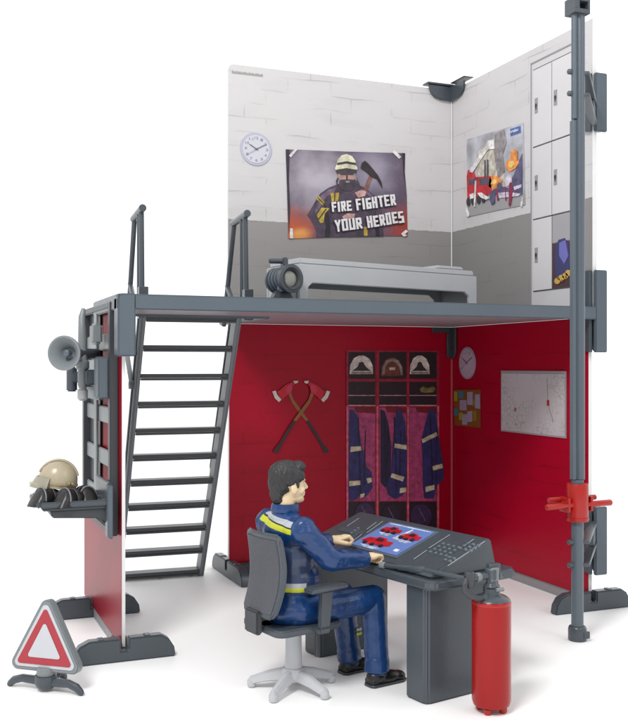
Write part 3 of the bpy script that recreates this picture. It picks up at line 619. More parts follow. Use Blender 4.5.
# curved backrest
def backpts(t):    # height fraction -> u of the back
    return -.128 + .018*math.sin(t*math.pi*1.15) - .030*(1-t)**2 - .0*t
m = MB(); rows = 14; prof = []
hw_ = lambda t: .122 - .018*abs(t-.62)**1.2 - (.02*((.10-t)/.10)**2 if t < .10 else 0) - (.014*((t-.94)/.06)**2 if t > .94 else 0)
grid = {}
NV = 10
for side, off in ((0, -.019), (1, 0)):
    for i in range(rows+1):
        t = i/rows; z = .295 + (.598-.295)*t
        for j in range(NV+1):
            s_ = -1+2*j/NV; grid[side, i, j] = m.bm.verts.new((backpts(t)+off+.018*s_*s_, hw_(t)*s_, z))
for i in range(rows):
    for j in range(NV):
        for side in (0, 1): m.bm.faces.new((grid[side,i,j], grid[side,i,j+1], grid[side,i+1,j+1], grid[side,i+1,j]))
for i in range(rows):
    for j in (0, NV): m.bm.faces.new((grid[0,i,j], grid[0,i+1,j], grid[1,i+1,j], grid[1,i,j]))
for j in range(NV):
    for i in (0, rows): m.bm.faces.new((grid[0,i,j], grid[0,i,j+1], grid[1,i,j+1], grid[1,i,j]))
bk = m.build('backrest', GREY, ch, .007, 3, world=False, angle=50)
m = MB(); g2 = {}
for side, off in ((0, -.0215), (1, -.0192)):
    for i in range(rows+1):
        t = .07+.86*i/rows; z = .295 + (.598-.295)*t
        for j in range(NV+1):
            s_ = (-1+2*j/NV)*.84; g2[side, i, j] = m.bm.verts.new((backpts(t)+off+.018*s_*s_, hw_(t)*s_, z))
for i in range(rows):
    for j in range(NV): m.bm.faces.new((g2[0,i,j], g2[0,i,j+1], g2[0,i+1,j+1], g2[0,i+1,j]))
for i in range(rows):
    for j in (0, NV): m.bm.faces.new((g2[0,i,j], g2[0,i+1,j], g2[1,i+1,j], g2[1,i,j]))
for j in range(NV):
    for i in (0, rows): m.bm.faces.new((g2[0,i,j], g2[0,i,j+1], g2[1,i,j+1], g2[1,i,j]))
m.build('mesh_insert', plastic('mesh insert', '4a4c53', .5, .1, .6, 220), bk, world=False, angle=50)
m = MB(); m.box((-.175, -.035, .248), (-.10, .035, .262)); m.box((-.185, -.045, .235), (-.160, .045, .32)); m.build('back_bracket', DARK, ch, .006, 2, world=False)
for s_ in (-1, 1):
    m = MB(); m.prism([(-.050, .392), (.105, .398), (.115, .404), (.112, .413), (.0, .416), (-.045, .413), (-.055, .402)], s_*.170-.026, s_*.170+.026, 'xz'); a_ = m.build('armrest', GREY, ch, .006, 2, world=False)
    m = MB(); m.prism([(.000, .262), (.045, .262), (.060, .391), (.005, .391)], s_*.165-.009, s_*.165+.009, 'xz'); m.box((.0, min(s_*.12, s_*.174), .240), (.045, max(s_*.12, s_*.174), .2615)); m.build('post', GREY, a_, .004, 2, world=False)
m = MB(); m.box((.045, -.085, .13), (.062, -.07, .2355)); m.build('lever', DARK, ch, .003, 1, world=False)

# ------------------------------------------------------------------ person
pn = thing('person', 'seated toy man with dark hair in blue work suit reaching to the console', 'person', CM, DA)
SKIN = plastic('figure skin', 'd8c09c', .42, .03, .0)
hr = Matrix.Translation((-.028, 0, 0)) @ Matrix.Rotation(R(-18), 4, 'Z') @ Matrix.Diagonal((.88, .97, 1, 1)) @ Matrix.Translation((.028, 0, 0))
bmh = MB()
def H(c): return hr @ Vector(c)
rot = hr.to_3x3().to_4x4()
def he(mb, c, r, extra=None): mb.ell(H(c), r, rot @ extra if extra else rot, 28)
he(bmh, (-.028, 0, .785), (.070, .056, .058))
he(bmh, (.000, 0, .748), (.046, .045, .054))
he(bmh, (.006, 0, .712), (.036, .036, .024))
he(bmh, (.031, 0, .704), (.014, .016, .012))
he(bmh, (.038, 0, .776), (.010, .030, .010))
cap(bmh, H((.042, 0, .768)), H((.054, 0, .748)), .0055, .0078); he(bmh, (.047, 0, .7445), (.009, .0105, .006))
he(bmh, (.0425, 0, .7290), (.0075, .015, .0042)); he(bmh, (.0410, 0, .7205), (.0075, .014, .0045))
for s_ in (-1, 1):
    he(bmh, (.022, s_*.030, .742), (.018, .013, .018))
    he(bmh, (-.012, s_*.049, .747), (.0150, .008, .0200), Matrix.Rotation(R(-8), 4, 'Y')); he(bmh, (-.015, s_*.053, .752), (.012, .0045, .014))
cap(bmh, (-.035, 0, .72), (-.04, 0, .62), .036, .038)
# torso core, limbs (under the clothing)
cap(bmh, (-.03, 0, .58), (-.02, 0, .36), .06, .065)
ARM = {-1: [(-.035, -.122, .605), (.062, -.150, .497), (.238, -.124, .475)], 1: [(-.035, .122, .605), (.075, .148, .512), (.228, .092, .508)]}
LEG = {-1: [(-.02, -.058, .300), (.298, -.095, .315), (.286, -.138, .04)], 1: [(-.02, .058, .300), (.262, .058, .305), (.290, .042, .04)]}
for s_ in (-1, 1):
    a, b, c = ARM[s_]; cap(bmh, (0-.03, s_*.05, .60), a, .035, .032); cap(bmh, a, b, .030, .024); cap(bmh, b, c, .024, .016)
    a, b, c = LEG[s_]; cap(bmh, a, b, .045, .035); cap(bmh, b, c, .034, .026)
    # hand
    w_ = Vector(ARM[s_][2]); e_ = Vector(ARM[s_][1]); f_ = (w_-e_); f_.z = 0 if s_ < 0 else .0; f_.normalize(); lat = Vector((-f_.y, f_.x, 0))*(-s_)   # lat: towards the thumb (inner) side
    up = Vector((0, 0, 1)); dz = .0 if s_ < 0 else .004
    q = lambda a_, b_, c_: w_ + f_*a_ + lat*b_ + up*(c_+dz)
    cap(bmh, w_, q(.018, 0, .004), .0165, .017)
    Mh = Matrix((( f_.x, lat.x, 0, 0), (f_.y, lat.y, 0, 0), (0, 0, 1, 0), (0, 0, 0, 1)))
    bmh.ell(q(.036, 0, .006), (.024, .027, .0145), Mh, 20)
    for k in range(4):
        b_ = -.0235 + .0158*k; ln = (.86, .97, 1.05, 1.0)[k]
        if s_ < 0:
            P4 = [q(.046, b_*.9, .009), q(.046+.022*ln, b_, .006), q(.054+.020*ln, b_, -.012), q(.042+.016*ln, b_*.95, -.0195)]
        else:
            P4 = [q(.046, b_*.9, .009), q(.046+.026*ln, b_, .012+.002*k), q(.056+.030*ln, b_, -.004+.002*k), q(.050+.026*ln, b_*.95, -.017+.001*k)]
        for i in range(3): cap(bmh, P4[i], P4[i+1], .0078-.0005*i, .0075-.0006*i)
    TH4 = [q(.016, .020, .0), q(.034, .036, -.004), q(.052, .036, -.009), q(.062, .030, -.013)] if s_ < 0 else [q(.016, .020, .0), q(.036, .040, -.001), q(.056, .044, -.005), q(.070, .034, -.010)]
    for i in range(3): cap(bmh, TH4[i], TH4[i+1], .0098-.0006*i, .0090-.0006*i)
me = bake(bmh.bm, .0026, .45, 2); link('body', me, SKIN, pn, 180)
# hair
m = MB()
he(m, (-.034, 0, .800), (.074, .061, .050)); he(m, (-.060, 0, .768), (.049, .0565, .058)); he(m, (-.072, 0, .735), (.030, .044, .045)); he(m, (.020, 0, .826), (.030, .046, .020)); he(m, (.026, 0, .817), (.018, .040, .014))
for s_ in (-1, 1): he(m, (.000, s_*.046, .795), (.036, .015, .026)); he(m, (.004, s_*.0465, .768), (.0085, .009, .020)); he(m, (-.028, s_*.050, .776), (.022, .010, .018))
he(m, (-.066, 0, .705), (.022, .036, .020))
me = bake(m.bm, .0018, .5, 5)
c0 = H((-.034, 0, .79))
me.update()
NR = [v.normal.copy() for v in me.vertices]
for v in me.vertices:
    p = Vector(v.co) - c0; qn = rot.to_3x3().inverted() @ p
    n1 = noise.noise(Vector((qn.x*26, qn.y*110, qn.z*34 + qn.x*40))) ; n2 = noise.noise(Vector((qn.x*70+5, qn.y*190, qn.z*60+qn.x*60)))
    v.co = v.co + NR[v.index]*(.0007*n1 + .0026*n2)
link('hair', me, plastic('hair grey', '252527', .46, .15, .0), pn, 180)
for s_ in (-1, 1):
    m = MB(); he(m, (.0385, s_*.019, .7585), (.0045, .0075, .0038)); m.build('eye', plastic('eye white', 'd8d4cc', .25), pn, world=False)
    m = MB(); he(m, (.0425, s_*.0195, .7585), (.0018, .0032, .0034)); m.build('iris', plastic('iris brown', '2c1c14', .25), pn, world=False)
    m = MB(); cap(m, H((.046, s_*.010, .7725)), H((.0385, s_*.030, .7735)), .0022, .0016); m.build('eyebrow', plastic('hair grey', '37383a'), pn, world=False)
# jacket material: bands by height in the figure's own coordinates
def suit(name, bands):
    m = bpy.data.materials.new(name); m.use_nodes = True; n = m.node_tree.nodes; l = m.node_tree.links; b = n['Principled BSDF']
    tc = n.new('ShaderNodeTexCoord'); sp_ = n.new('ShaderNodeSeparateXYZ'); l.new(tc.outputs['Object'], sp_.inputs[0])
    nz1 = n.new('ShaderNodeTexNoise'); nz1.inputs['Scale'].default_value = 9; nz1.inputs['Detail'].default_value = 4; l.new(tc.outputs['Object'], nz1.inputs['Vector'])
    base = n.new('ShaderNodeMix'); base.data_type = 'RGBA'; base.inputs['A'].default_value = lin('082a54'); base.inputs['B'].default_value = lin('113c74'); l.new(nz1.outputs['Fac'], base.inputs['Factor'])
    cur = base.outputs['Result']
    def comp(sock, op, v):
        c = n.new('ShaderNodeMath'); c.operation = op; l.new(sock, c.inputs[0]); c.inputs[1].default_value = v; return c.outputs[0]
    def mul(a, b_):
        c = n.new('ShaderNodeMath'); c.operation = 'MULTIPLY'; l.new(a, c.inputs[0]); l.new(b_, c.inputs[1]); return c.outputs[0]
    ay = n.new('ShaderNodeMath'); ay.operation = 'ABSOLUTE'; l.new(sp_.outputs['Y'], ay.inputs[0])
    for (z0, z1, x0_, x1_, ymax, tilt, colr) in bands:
        t = n.new('ShaderNodeMath'); t.operation = 'MULTIPLY_ADD'; l.new(sp_.outputs['Y'], t.inputs[0]); t.inputs[1].default_value = -tilt; l.new(sp_.outputs['Z'], t.inputs[2])
        k = mul(mul(comp(t.outputs[0], 'GREATER_THAN', z0), comp(t.outputs[0], 'LESS_THAN', z1)), mul(mul(comp(sp_.outputs['X'], 'GREATER_THAN', x0_), comp(sp_.outputs['X'], 'LESS_THAN', x1_)), comp(ay.outputs[0], 'LESS_THAN', ymax)))
        mx = n.new('ShaderNodeMix'); mx.data_type = 'RGBA'; l.new(k, mx.inputs['Factor']); l.new(cur, mx.inputs['A']); mx.inputs['B'].default_value = lin(colr); cur = mx.outputs['Result']
    l.new(cur, b.inputs['Base Color']); b.inputs['Roughness'].default_value = .33; b.inputs['Coat Weight'].default_value = .08
    n3 = n.new('ShaderNodeTexNoise'); n3.inputs['Scale'].default_value = 22; n3.inputs['Detail'].default_value = 2; bp = n.new('ShaderNodeBump'); bp.inputs['Strength'].default_value = .45; bp.inputs['Distance'].default_value = .01
    l.new(tc.outputs['Object'], n3.inputs['Vector']); l.new(n3.outputs['Fac'], bp.inputs['Height']); l.new(bp.outputs['Normal'], b.inputs['Normal'])
    return m
JK = suit('jacket blue', [(.36, .575, -.075, .012, .2, 0, '2c3a56'), (.632, .651, -.3, -.030, .2, .14, 'a9adb4'), (.627, .632, -.3, -.030, .2, .14, '15181c'), (.608, .627, -.3, -.030, .2, .14, 'b9bf15'),
                          (.395, .412, -.3, -.01, .3, 0, 'a2a6ac'), (.378, .395, -.3, -.01, .3, 0, 'b4b816')])
m = MB()
m.ell((-.035, 0, .590), (.070, .125, .068)); m.ell((-.014, 0, .500), (.084, .108, .105)); m.ell((.000, 0, .410), (.098, .104, .085)); m.ell((-.040, .085, .600), (.052, .060, .052)); m.ell((-.040, -.075, .600), (.052, .055, .050))
m.ell((-.038, 0, .640), (.052, .085, .030)); m.tube([(-.036, 0, .64), (-.036, 0, .672)], 1, 24, True, [.052, .045])
me = bake(m.bm, .0032, .5, 5); link('jacket', me, JK, pn, 180)
SL = suit('sleeve blue', [])
for s_ in (-1, 1):
    a, b, c = [Vector(p) for p in ARM[s_]]
    m = MB(); m.ell(a, (.050, .043, .053)); cap(m, a, b, .047, .042); cap(m, b, b.lerp(c, .93), .042, .0315); m.tube([b.lerp(c, .86), b.lerp(c, 1.0)], 0.0330, 20)
    m.ell(b.lerp(c, .30)+Vector((0, 0, .006)), (.030, .033, .034)); m.ell(a.lerp(b, .55), (.040, .040, .036))
    me = bake(m.bm, .0028, .5, 4)
    me.update(); NR = [v.normal.copy() for v in me.vertices]
    for v in me.vertices:
        p = Vector(v.co); t = (p-b).dot((c-b).normalized()); v.co = p + NR[v.index]*(.0016*math.sin(t*120)*math.exp(-(t/.05)**2) + .0022*noise.noise(p*28) + .0020*noise.noise(Vector((p.x*20, p.y*60, p.z*60))))
    link('jacket_sleeve', me, SL, pn, 180)
# collar ring
m = MB()
for k in range(1): m.lathe([(.041, .668), (.052, .662), (.054, .672), (.050, .690), (.045, .692), (.042, .685)], Matrix.Translation((-.036, 0, 0)) @ Matrix.Rotation(R(0), 4, 'Y'), 28)
m.build('collar', SL, pn, world=False)
TR = suit('trousers blue', [(.150, .165, .0, .5, .08, 0, '9a9fa6'), (.135, .150, .0, .5, .08, 0, 'b4b816')])
TRP = suit('trousers plain', [])
m = MB(); m.ell((-.030, 0, .325), (.082, .108, .078)); m.ell((-.045, 0, .30), (.075, .105, .062))
for s_ in (-1, 1):
    a, b, c = [Vector(p) for p in LEG[s_]]
    cap(m, a, b, .060, .050); cap(m, b, b.lerp(c, .50), .050, .047); cap(m, b.lerp(c, .45), b.lerp(c, .90), .047, .045); m.tube([b.lerp(c, .80), b.lerp(c, .965)], .0475, 22)
    m.ell(b.lerp(c, .93), (.050, .050, .016))
me = bake(m.bm, .0032, .5, 4); me.update(); NR = [v.normal.copy() for v in me.vertices]
for v in me.vertices:
    p = Vector(v.co); v.co = p + NR[v.index]*(.0024*noise.noise(Vector((p.x*16, p.y*20, p.z*26))))
link('trousers', me, TRP, pn, 180)
for zz, cc in ((.165, 'b9bcc0'), (.148, 'c2c822')):
    m = MB(); m.tube([(.283+.0475*math.cos(R(a)), .045+.0475*math.sin(R(a)), zz-.010*math.sin(R(a))) for a in range(-75, 76, 10)], .0065, 8); m.build('leg_band', plastic('band '+cc, cc, .4), pn, world=False)
for s_ in (-1, 1):
    c = Vector(LEG[s_][2]); m = MB()
    m.ell((c.x-.006, c.y, .034), (.040, .034, .030)); m.ell((c.x+.045, c.y, .024), (.060, .034, .024)); m.ell((c.x+.095, c.y, .020), (.032, .032, .019)); m.box((c.x-.04, c.y-.026, .010), (c.x+.085, c.y+.026, .026))
    sh = link('shoe', bake(m.bm, .0028, .5, 4), BLACK, pn, 180)
    m = MB(); m.prism([(c.x-.047, c.y-.020), (c.x-.035, c.y-.032), (c.x+.10, c.y-.034), (c.x+.126, c.y-.018), (c.x+.130, c.y), (c.x+.126, c.y+.018), (c.x+.10, c.y+.034), (c.x-.035, c.y+.032), (c.x-.047, c.y+.020)], .0005, .010, 'xy'); m.build('sole', DARK, sh, .002, 1, world=False)

def separate(o):
    """each loose piece becomes a part of its own"""
    bm = bmesh.new(); bm.from_mesh(o.data); bm.verts.ensure_lookup_table(); seen = {}; isl = []
    for v in bm.verts:
        if v in seen: continue
        st = [v]; seen[v] = len(isl); grp = [v]
        while st:
            for e in st.pop().link_edges:
                for u in e.verts:
                    if u not in seen: seen[u] = len(isl); st.append(u); grp.append(u)
        isl.append(grp)
    if len(isl) > 1:
        for gi, grp in enumerate(isl):
            b2 = bmesh.new(); mp_ = {v: b2.verts.new(v.co) for v in grp}
            for f in bm.faces:
                if seen[f.verts[0]] == gi: b2.faces.new([mp_[v] for v in f.verts])
            me = bpy.data.meshes.new(o.name); b2.to_mesh(me); b2.free()
            if gi == 0: me.materials.append(o.data.materials[0]); o.data = me
            else: link(o.name.split('.')[0], me, o.data.materials[0], o.parent)
    bm.free()
for o in LATER: separate(o)
KEEP = {'numerals', 'hands', 'lettering', 'lettering_shadow', 'gap_lines', 'imprint', 'logo_text', 'keyhole', 'drawn_line', 'firefighter_figure', 'helmet', 'helmet_band', 'breathing_mask', 'cloth', 'fold', 'rim', 'plinth_edge'}
# ------------------------------------------------------------------ prints on the walls
def mapped(fn):   # sheet helper working in crop pixels
    return fn
class Map(Sheet):
    """sheet whose (s,t) are pixels of the photo, laid onto a wall plane"""
    def __init__(s, wall, sx=1, sy=1, ox=0, oy=0):
        s.wall = wall; f = bw if wall is BW else rw
        s.fn = lambda a, b: wall.fn(*f(ox + a/sx, oy + b/sy)); s.n = wall.n
def part(par, name, colr, fn, rough=.5):
    m = MB(); fn(m); o = m.build(name, ink(colr, rough) if isinstance(colr, str) else colr, par)
    if name not in KEEP: separate(o)
    return o
def clockon(sheet, c, r, label, face, rim, k0=1):
    p = sheet.fn(*c); t = thing('wall_clock', label, 'clock', tuple(p), 0)
    part(t, 'rim', rim, lambda m: sheet.disc(m, c, r, r, k0+1, 48))
    part(t, 'face', face, lambda m: sheet.disc(m, c, r*.86, r*.86, k0+2, 48))
    def num(m):
        for h_ in range(1, 13):
            a = R(90-30*h_); x_, y_ = c[0]+.68*r*math.cos(a), c[1]+.68*r*math.sin(a); wd = .075*r*(1 if h_ < 10 else 1.6)
            sheet.text(m, str(h_), x_-wd, y_-.075*r, x_+wd, y_-.075*r, .15*r, k0+3, .0)
    part(t, 'numerals', '8a8a98', num)
    def hands(m):
        for (ang, L, wd) in ((150, .50, .045), (28, .72, .035)): sheet.line(m, (c[0]-.12*r*math.cos(R(ang)), c[1]-.12*r*math.sin(R(ang))), (c[0]+L*r*math.cos(R(ang)), c[1]+L*r*math.sin(R(ang))), wd*r, k0+4)
        sheet.disc(m, c, .05*r, .05*r, k0+4.5, 12)
    part(t, 'hands', '55555f', hands)
    part(t, 'second_hand', '77779a', lambda m: sheet.line(m, (c[0]+.1*r, c[1]+.07*r), (c[0]-.66*r, c[1]-.42*r), .015*r, k0+5))
clockon(BW, (-1.291, 2.440), .094, 'round pale clock with lilac rim on the upper white rear wall', 'c6c6cf', 'b2b1c4')
clockon(RW, (.190, 1.212), .098, 'round pale clock on the lower red side wall above the pin board', 'b9a3b4', 'a58a9e')
# firefighter poster
PICT = True
def PQ(x, y): # crop pixel (628x488) -> photo pixel
    return (280 + x/4.652, 140 + y/4.652)
PM_ = Map(BW, 4.652, 4.652, 280, 140)
po = thing('firefighter_poster', 'dark poster of a firefighter with axe and the words FIRE FIGHTER YOUR HEROES', 'poster', tuple(PM_.fn(300, 250)))
def poster_mat():
    m = bpy.data.materials.new('poster picture'); m.use_nodes = True; n = m.node_tree.nodes; l = m.node_tree.links; b = n['Principled BSDF']; b.inputs['Roughness'].default_value = .5
    tc = n.new('ShaderNodeTexCoord'); mp = n.new('ShaderNodeMapping'); l.new(tc.outputs['Generated'], mp.inputs['Vector'])
    def blob(cx_, cz_, sx_, sz_, a0, a1):
        q = n.new('ShaderNodeMapping'); q.vector_type = 'POINT'; l.new(mp.outputs[0], q.inputs['Vector']); q.inputs['Location'].default_value = (-cx_/sx_, 0, -cz_/sz_); q.inputs['Scale'].default_value = (1/sx_, 0, 1/sz_)
        nn = n.new('ShaderNodeTexNoise'); nn.inputs['Scale'].default_value = 5; nn.inputs['Detail'].default_value = 8; l.new(mp.outputs[0], nn.inputs['Vector'])
        ln = n.new('ShaderNodeVectorMath'); ln.operation = 'LENGTH'; l.new(q.outputs[0], ln.inputs[0])
        ad = n.new('ShaderNodeMath'); ad.operation = 'MULTIPLY_ADD'; l.new(nn.outputs['Fac'], ad.inputs[0]); ad.inputs[1].default_value = .9; l.new(ln.outputs['Value'], ad.inputs[2])
        r_ = n.new('ShaderNodeMapRange'); r_.interpolation_type = 'SMOOTHSTEP'; l.new(ad.outputs[0], r_.inputs['Value']); r_.inputs['From Min'].default_value = a0; r_.inputs['From Max'].default_value = a1; r_.inputs['To Min'].default_value = 1; r_.inputs['To Max'].default_value = 0
        return r_.outputs[0]
    cur = None
    n0 = n.new('ShaderNodeTexNoise'); n0.inputs['Scale'].default_value = 4; n0.inputs['Detail'].default_value = 8; l.new(mp.outputs[0], n0.inputs['Vector'])
    mx = n.new('ShaderNodeMix'); mx.data_type = 'RGBA'; mx.inputs['A'].default_value = lin('3a2f42'); mx.inputs['B'].default_value = lin('6c5f74'); l.new(n0.outputs['Fac'], mx.inputs['Factor']); cur = mx.outputs['Result']
    for (args, colr) in (((.25, .62, .42, .5, .35, 1.45), 'b4aeb8'), ((.72, .75, .28, .4, .3, 1.4), '9b96a8'), ((.05, .12, .30, .28, .5, 1.5), 'b3502e'), ((.97, .20, .22, .34, .5, 1.5), '9a3a2e'), ((.12, .04, .14, .13, .5, 1.4), 'e09a50'), ((.45, .0, .5, .12, .5, 1.4), '7a2c2a')):
        f = blob(*args); mx = n.new('ShaderNodeMix'); mx.data_type = 'RGBA'; l.new(f, mx.inputs['Factor']); l.new(cur, mx.inputs['A']); mx.inputs['B'].default_value = lin(colr); cur = mx.outputs['Result']
    v = n.new('ShaderNodeTexVoronoi'); v.inputs['Scale'].default_value = 60; l.new(mp.outputs[0], v.inputs['Vector']); lt = n.new('ShaderNodeMath'); lt.operation = 'LESS_THAN'; lt.inputs[1].default_value = .12; l.new(v.outputs['Distance'], lt.inputs[0])
    mx = n.new('ShaderNodeMix'); mx.data_type = 'RGBA'; l.new(lt.outputs[0], mx.inputs['Factor']); l.new(cur, mx.inputs['A']); mx.inputs['B'].default_value = lin('c08a78'); l.new(mx.outputs['Result'], b.inputs['Base Color'])
    return m
part(po, 'picture', poster_mat(), lambda m: PM_.poly(m, [(26, 44), (150, 48), (300, 54), (430, 58), (580, 62), (578, 150), (588, 260), (592, 448), (440, 446), (250, 452), (150, 456), (38, 460), (34, 300), (30, 170)], 2, .004))
fg = part(po, 'firefighter_figure', '46394a', lambda m: (PM_.poly(m, [(262, 208), (360, 208), (395, 225), (440, 262), (470, 330), (480, 449), (170, 453), (165, 420), (140, 370), (125, 350), (160, 290), (185, 250), (225, 222)], 3), PM_.poly(m, [(258, 190), (266, 176), (355, 176), (368, 205), (360, 240), (310, 258), (268, 240)], 3.6)))
part(fg, 'coat_highlight', '6b5a6e', lambda m: (PM_.poly(m, [(186, 262), (225, 232), (258, 222), (250, 246), (215, 262), (196, 290), (176, 330), (160, 345), (168, 300)], 3.9), PM_.poly(m, [(372, 230), (400, 236), (432, 262), (452, 300), (440, 300), (420, 268), (392, 248)], 3.9)))
part(fg, 'coat_shadow', '1f1826', lambda m: (PM_.poly(m, [(206, 300), (222, 330), (232, 400), (228, 450), (205, 450), (212, 400), (200, 350)], 3.95), PM_.poly(m, [(440, 330), (455, 380), (462, 448), (446, 448), (438, 390)], 3.95)))
part(fg, 'helmet', 'c9c6ae', lambda m: (PM_.poly(m, [(258, 125), (266, 92), (285, 72), (308, 66), (332, 76), (348, 98), (352, 125), (305, 118)], 4), PM_.poly(m, [(252, 132), (258, 122), (305, 114), (352, 122), (358, 134), (355, 140), (305, 132), (256, 140)], 4.6)))
part(fg, 'helmet_band', '3a3634', lambda m: (PM_.poly(m, [(262, 118), (263, 108), (305, 100), (348, 108), (350, 118), (305, 111)], 5), PM_.poly(m, [(256, 141), (305, 134), (355, 141), (352, 156), (262, 158)], 4.2)))
part(fg, 'face', 'a5837a', lambda m: PM_.poly(m, [(270, 145), (345, 145), (348, 178), (330, 200), (285, 200), (268, 178)], 4))
part(fg, 'breathing_mask', '3f3540', lambda m: (PM_.poly(m, [(276, 150), (340, 150), (342, 164), (276, 164)], 4.8), PM_.poly(m, [(280, 185), (335, 185), (350, 205), (330, 238), (285, 238), (262, 205)], 4.9), PM_.line(m, (308, 165), (308, 188), 8, 4.8)))
part(fg, 'chest_plate', '8c8388', lambda m: (PM_.line(m, (268, 205), (270, 185), 6, 5.2), PM_.line(m, (352, 190), (340, 160), 6, 5.2), PM_.poly(m, [(300, 192), (322, 192), (318, 200), (304, 200)], 5.6)))
part(fg, 'yellow_band', 'b29a3c', lambda m: (PM_.poly(m, [(165, 275), (178, 262), (205, 290), (196, 304)], 4), PM_.poly(m, [(232, 248), (272, 246), (268, 284), (238, 288)], 4), PM_.poly(m, [(168, 350), (190, 316), (228, 318), (205, 345), (200, 385), (184, 388)], 4), PM_.poly(m, [(388, 405), (404, 405), (404, 446), (388, 446)], 4)))
part(fg, 'band_line', '4a3f30', lambda m: (PM_.line(m, (172, 268), (200, 297), 4, 5), PM_.line(m, (252, 247), (250, 286), 5, 5), PM_.line(m, (176, 370), (212, 322), 6, 5)))
part(fg, 'glove', 'b78f88', lambda m: (PM_.poly(m, [(345, 246), (372, 234), (398, 240), (392, 262), (360, 270)], 5), PM_.poly(m, [(285, 358), (310, 342), (345, 345), (342, 362), (300, 376)], 5)))
part(po, 'axe_handle', '7c5348', lambda m: PM_.poly(m, [(412, 168), (426, 174), (402, 240), (386, 234)], 4.4))
part(po, 'axe_head', '2a2024', lambda m: PM_.poly(m, [(378, 108), (392, 98), (408, 112), (432, 140), (452, 165), (468, 195), (474, 228), (462, 208), (446, 182), (420, 172), (400, 152), (372, 132)], 5))
LET = {'F': [(0,0,0,1),(0,1,1,1),(0,.52,.8,.52)], 'I': [(.5,0,.5,1)], 'R': [(0,0,0,1),(0,1,.8,1),(.95,.95,.95,.55),(0,.48,.8,.48),(.45,.45,1,0)],
 'E': [(0,0,0,1),(0,1,1,1),(0,.5,.8,.5),(0,0,1,0)], 'G': [(0,0,0,1),(0,1,1,1),(0,0,1,0),(1,0,1,.48),(.55,.48,1,.48)], 'H': [(0,0,0,1),(1,0,1,1),(0,.5,1,.5)],
 'T': [(.5,0,.5,1),(0,1,1,1)], 'Y': [(.5,0,.5,.5),(.5,.45,0,1),(.5,.45,1,1)], 'O': [(0,0,0,1),(1,0,1,1),(0,0,1,0),(0,1,1,1)], 'U': [(0,0,0,1),(1,0,1,1),(0,0,1,0)],
 'S': [(0,1,1,1),(0,1,0,.5),(0,.5,1,.5),(1,.5,1,0),(0,0,1,0)]}
def stencil(m, txt, x0, y0, x1, y1, h, k):
    rnd = random.Random(hash_(txt)); n = len(txt); d = Vector((x1-x0, y1-y0)); L = d.length; d.normalize(); up = Vector((d.y, -d.x))
    adv = L/sum(.62 if c == 'I' else 1 for c in txt); pos = 0; w = h*.185
    for c in txt:
        cw = adv*(.62 if c == 'I' else 1); o = Vector((x0, y0)) + d*(pos+adv*.08) + up*rnd.uniform(-1.2, 1.2); lw = cw-adv*.16; pos += cw; hh = h*rnd.uniform(.96, 1.04)
        for i, (a, b, a2, b2) in enumerate(LET[c]):
            f = lambda a, b: o + d*(w/2 + a*(lw-w)) + up*(w/2 + b*(hh-w))
            P, Q = f(a, b), f(a2, b2); e = (Q-P).normalized()*(w*.49); nn = Vector((-e.y, e.x)); j = lambda: Vector((rnd.uniform(-.8, .8), rnd.uniform(-.8, .8)))
            PM_.poly(m, [tuple(q) for q in (P-e+nn+j(), Q+e+nn+j(), Q+e-nn+j(), P-e-nn+j())], k+.18*i)
def hash_(t): return sum(ord(c)*(i+1) for i, c in enumerate(t))
def ttl(m, dx=0, dy=0, k=7):
    stencil(m, 'FIRE', 236+dx, 338+dy, 332+dx, 330+dy, 48, k); stencil(m, 'FIGHTER', 350+dx, 329+dy, 538+dx, 304+dy, 52, k)
    stencil(m, 'YOUR', 252+dx, 429+dy, 382+dx, 413+dy, 54, k); stencil(m, 'HEROES', 402+dx, 411+dy, 576+dx, 384+dy, 54, k)
part(po, 'dark_edge', '2c2434', lambda m: (PM_.poly(m, [(26, 44), (44, 45), (40, 180), (46, 330), (40, 440), (34, 300), (30, 170)], 2.5), PM_.poly(m, [(566, 61), (580, 62), (578, 150), (586, 240), (572, 150)], 2.5)))
part(po, 'lettering_shadow', '1d1a22', lambda m: ttl(m, -4, 5, 6)); part(po, 'lettering', plastic('poster letters', 'dcd9dc', .5, .05, 0), ttl)
part(po, 'tape', 'd8d6d4', lambda m: (PM_.line(m, (44, 78), (72, 44), 12, 4), PM_.line(m, (524, 52), (556, 84), 14, 4), PM_.line(m, (50, 412), (52, 458), 14, 4), PM_.poly(m, [(560, 436), (584, 418), (592, 426), (578, 438), (588, 446), (572, 450)], 4)))
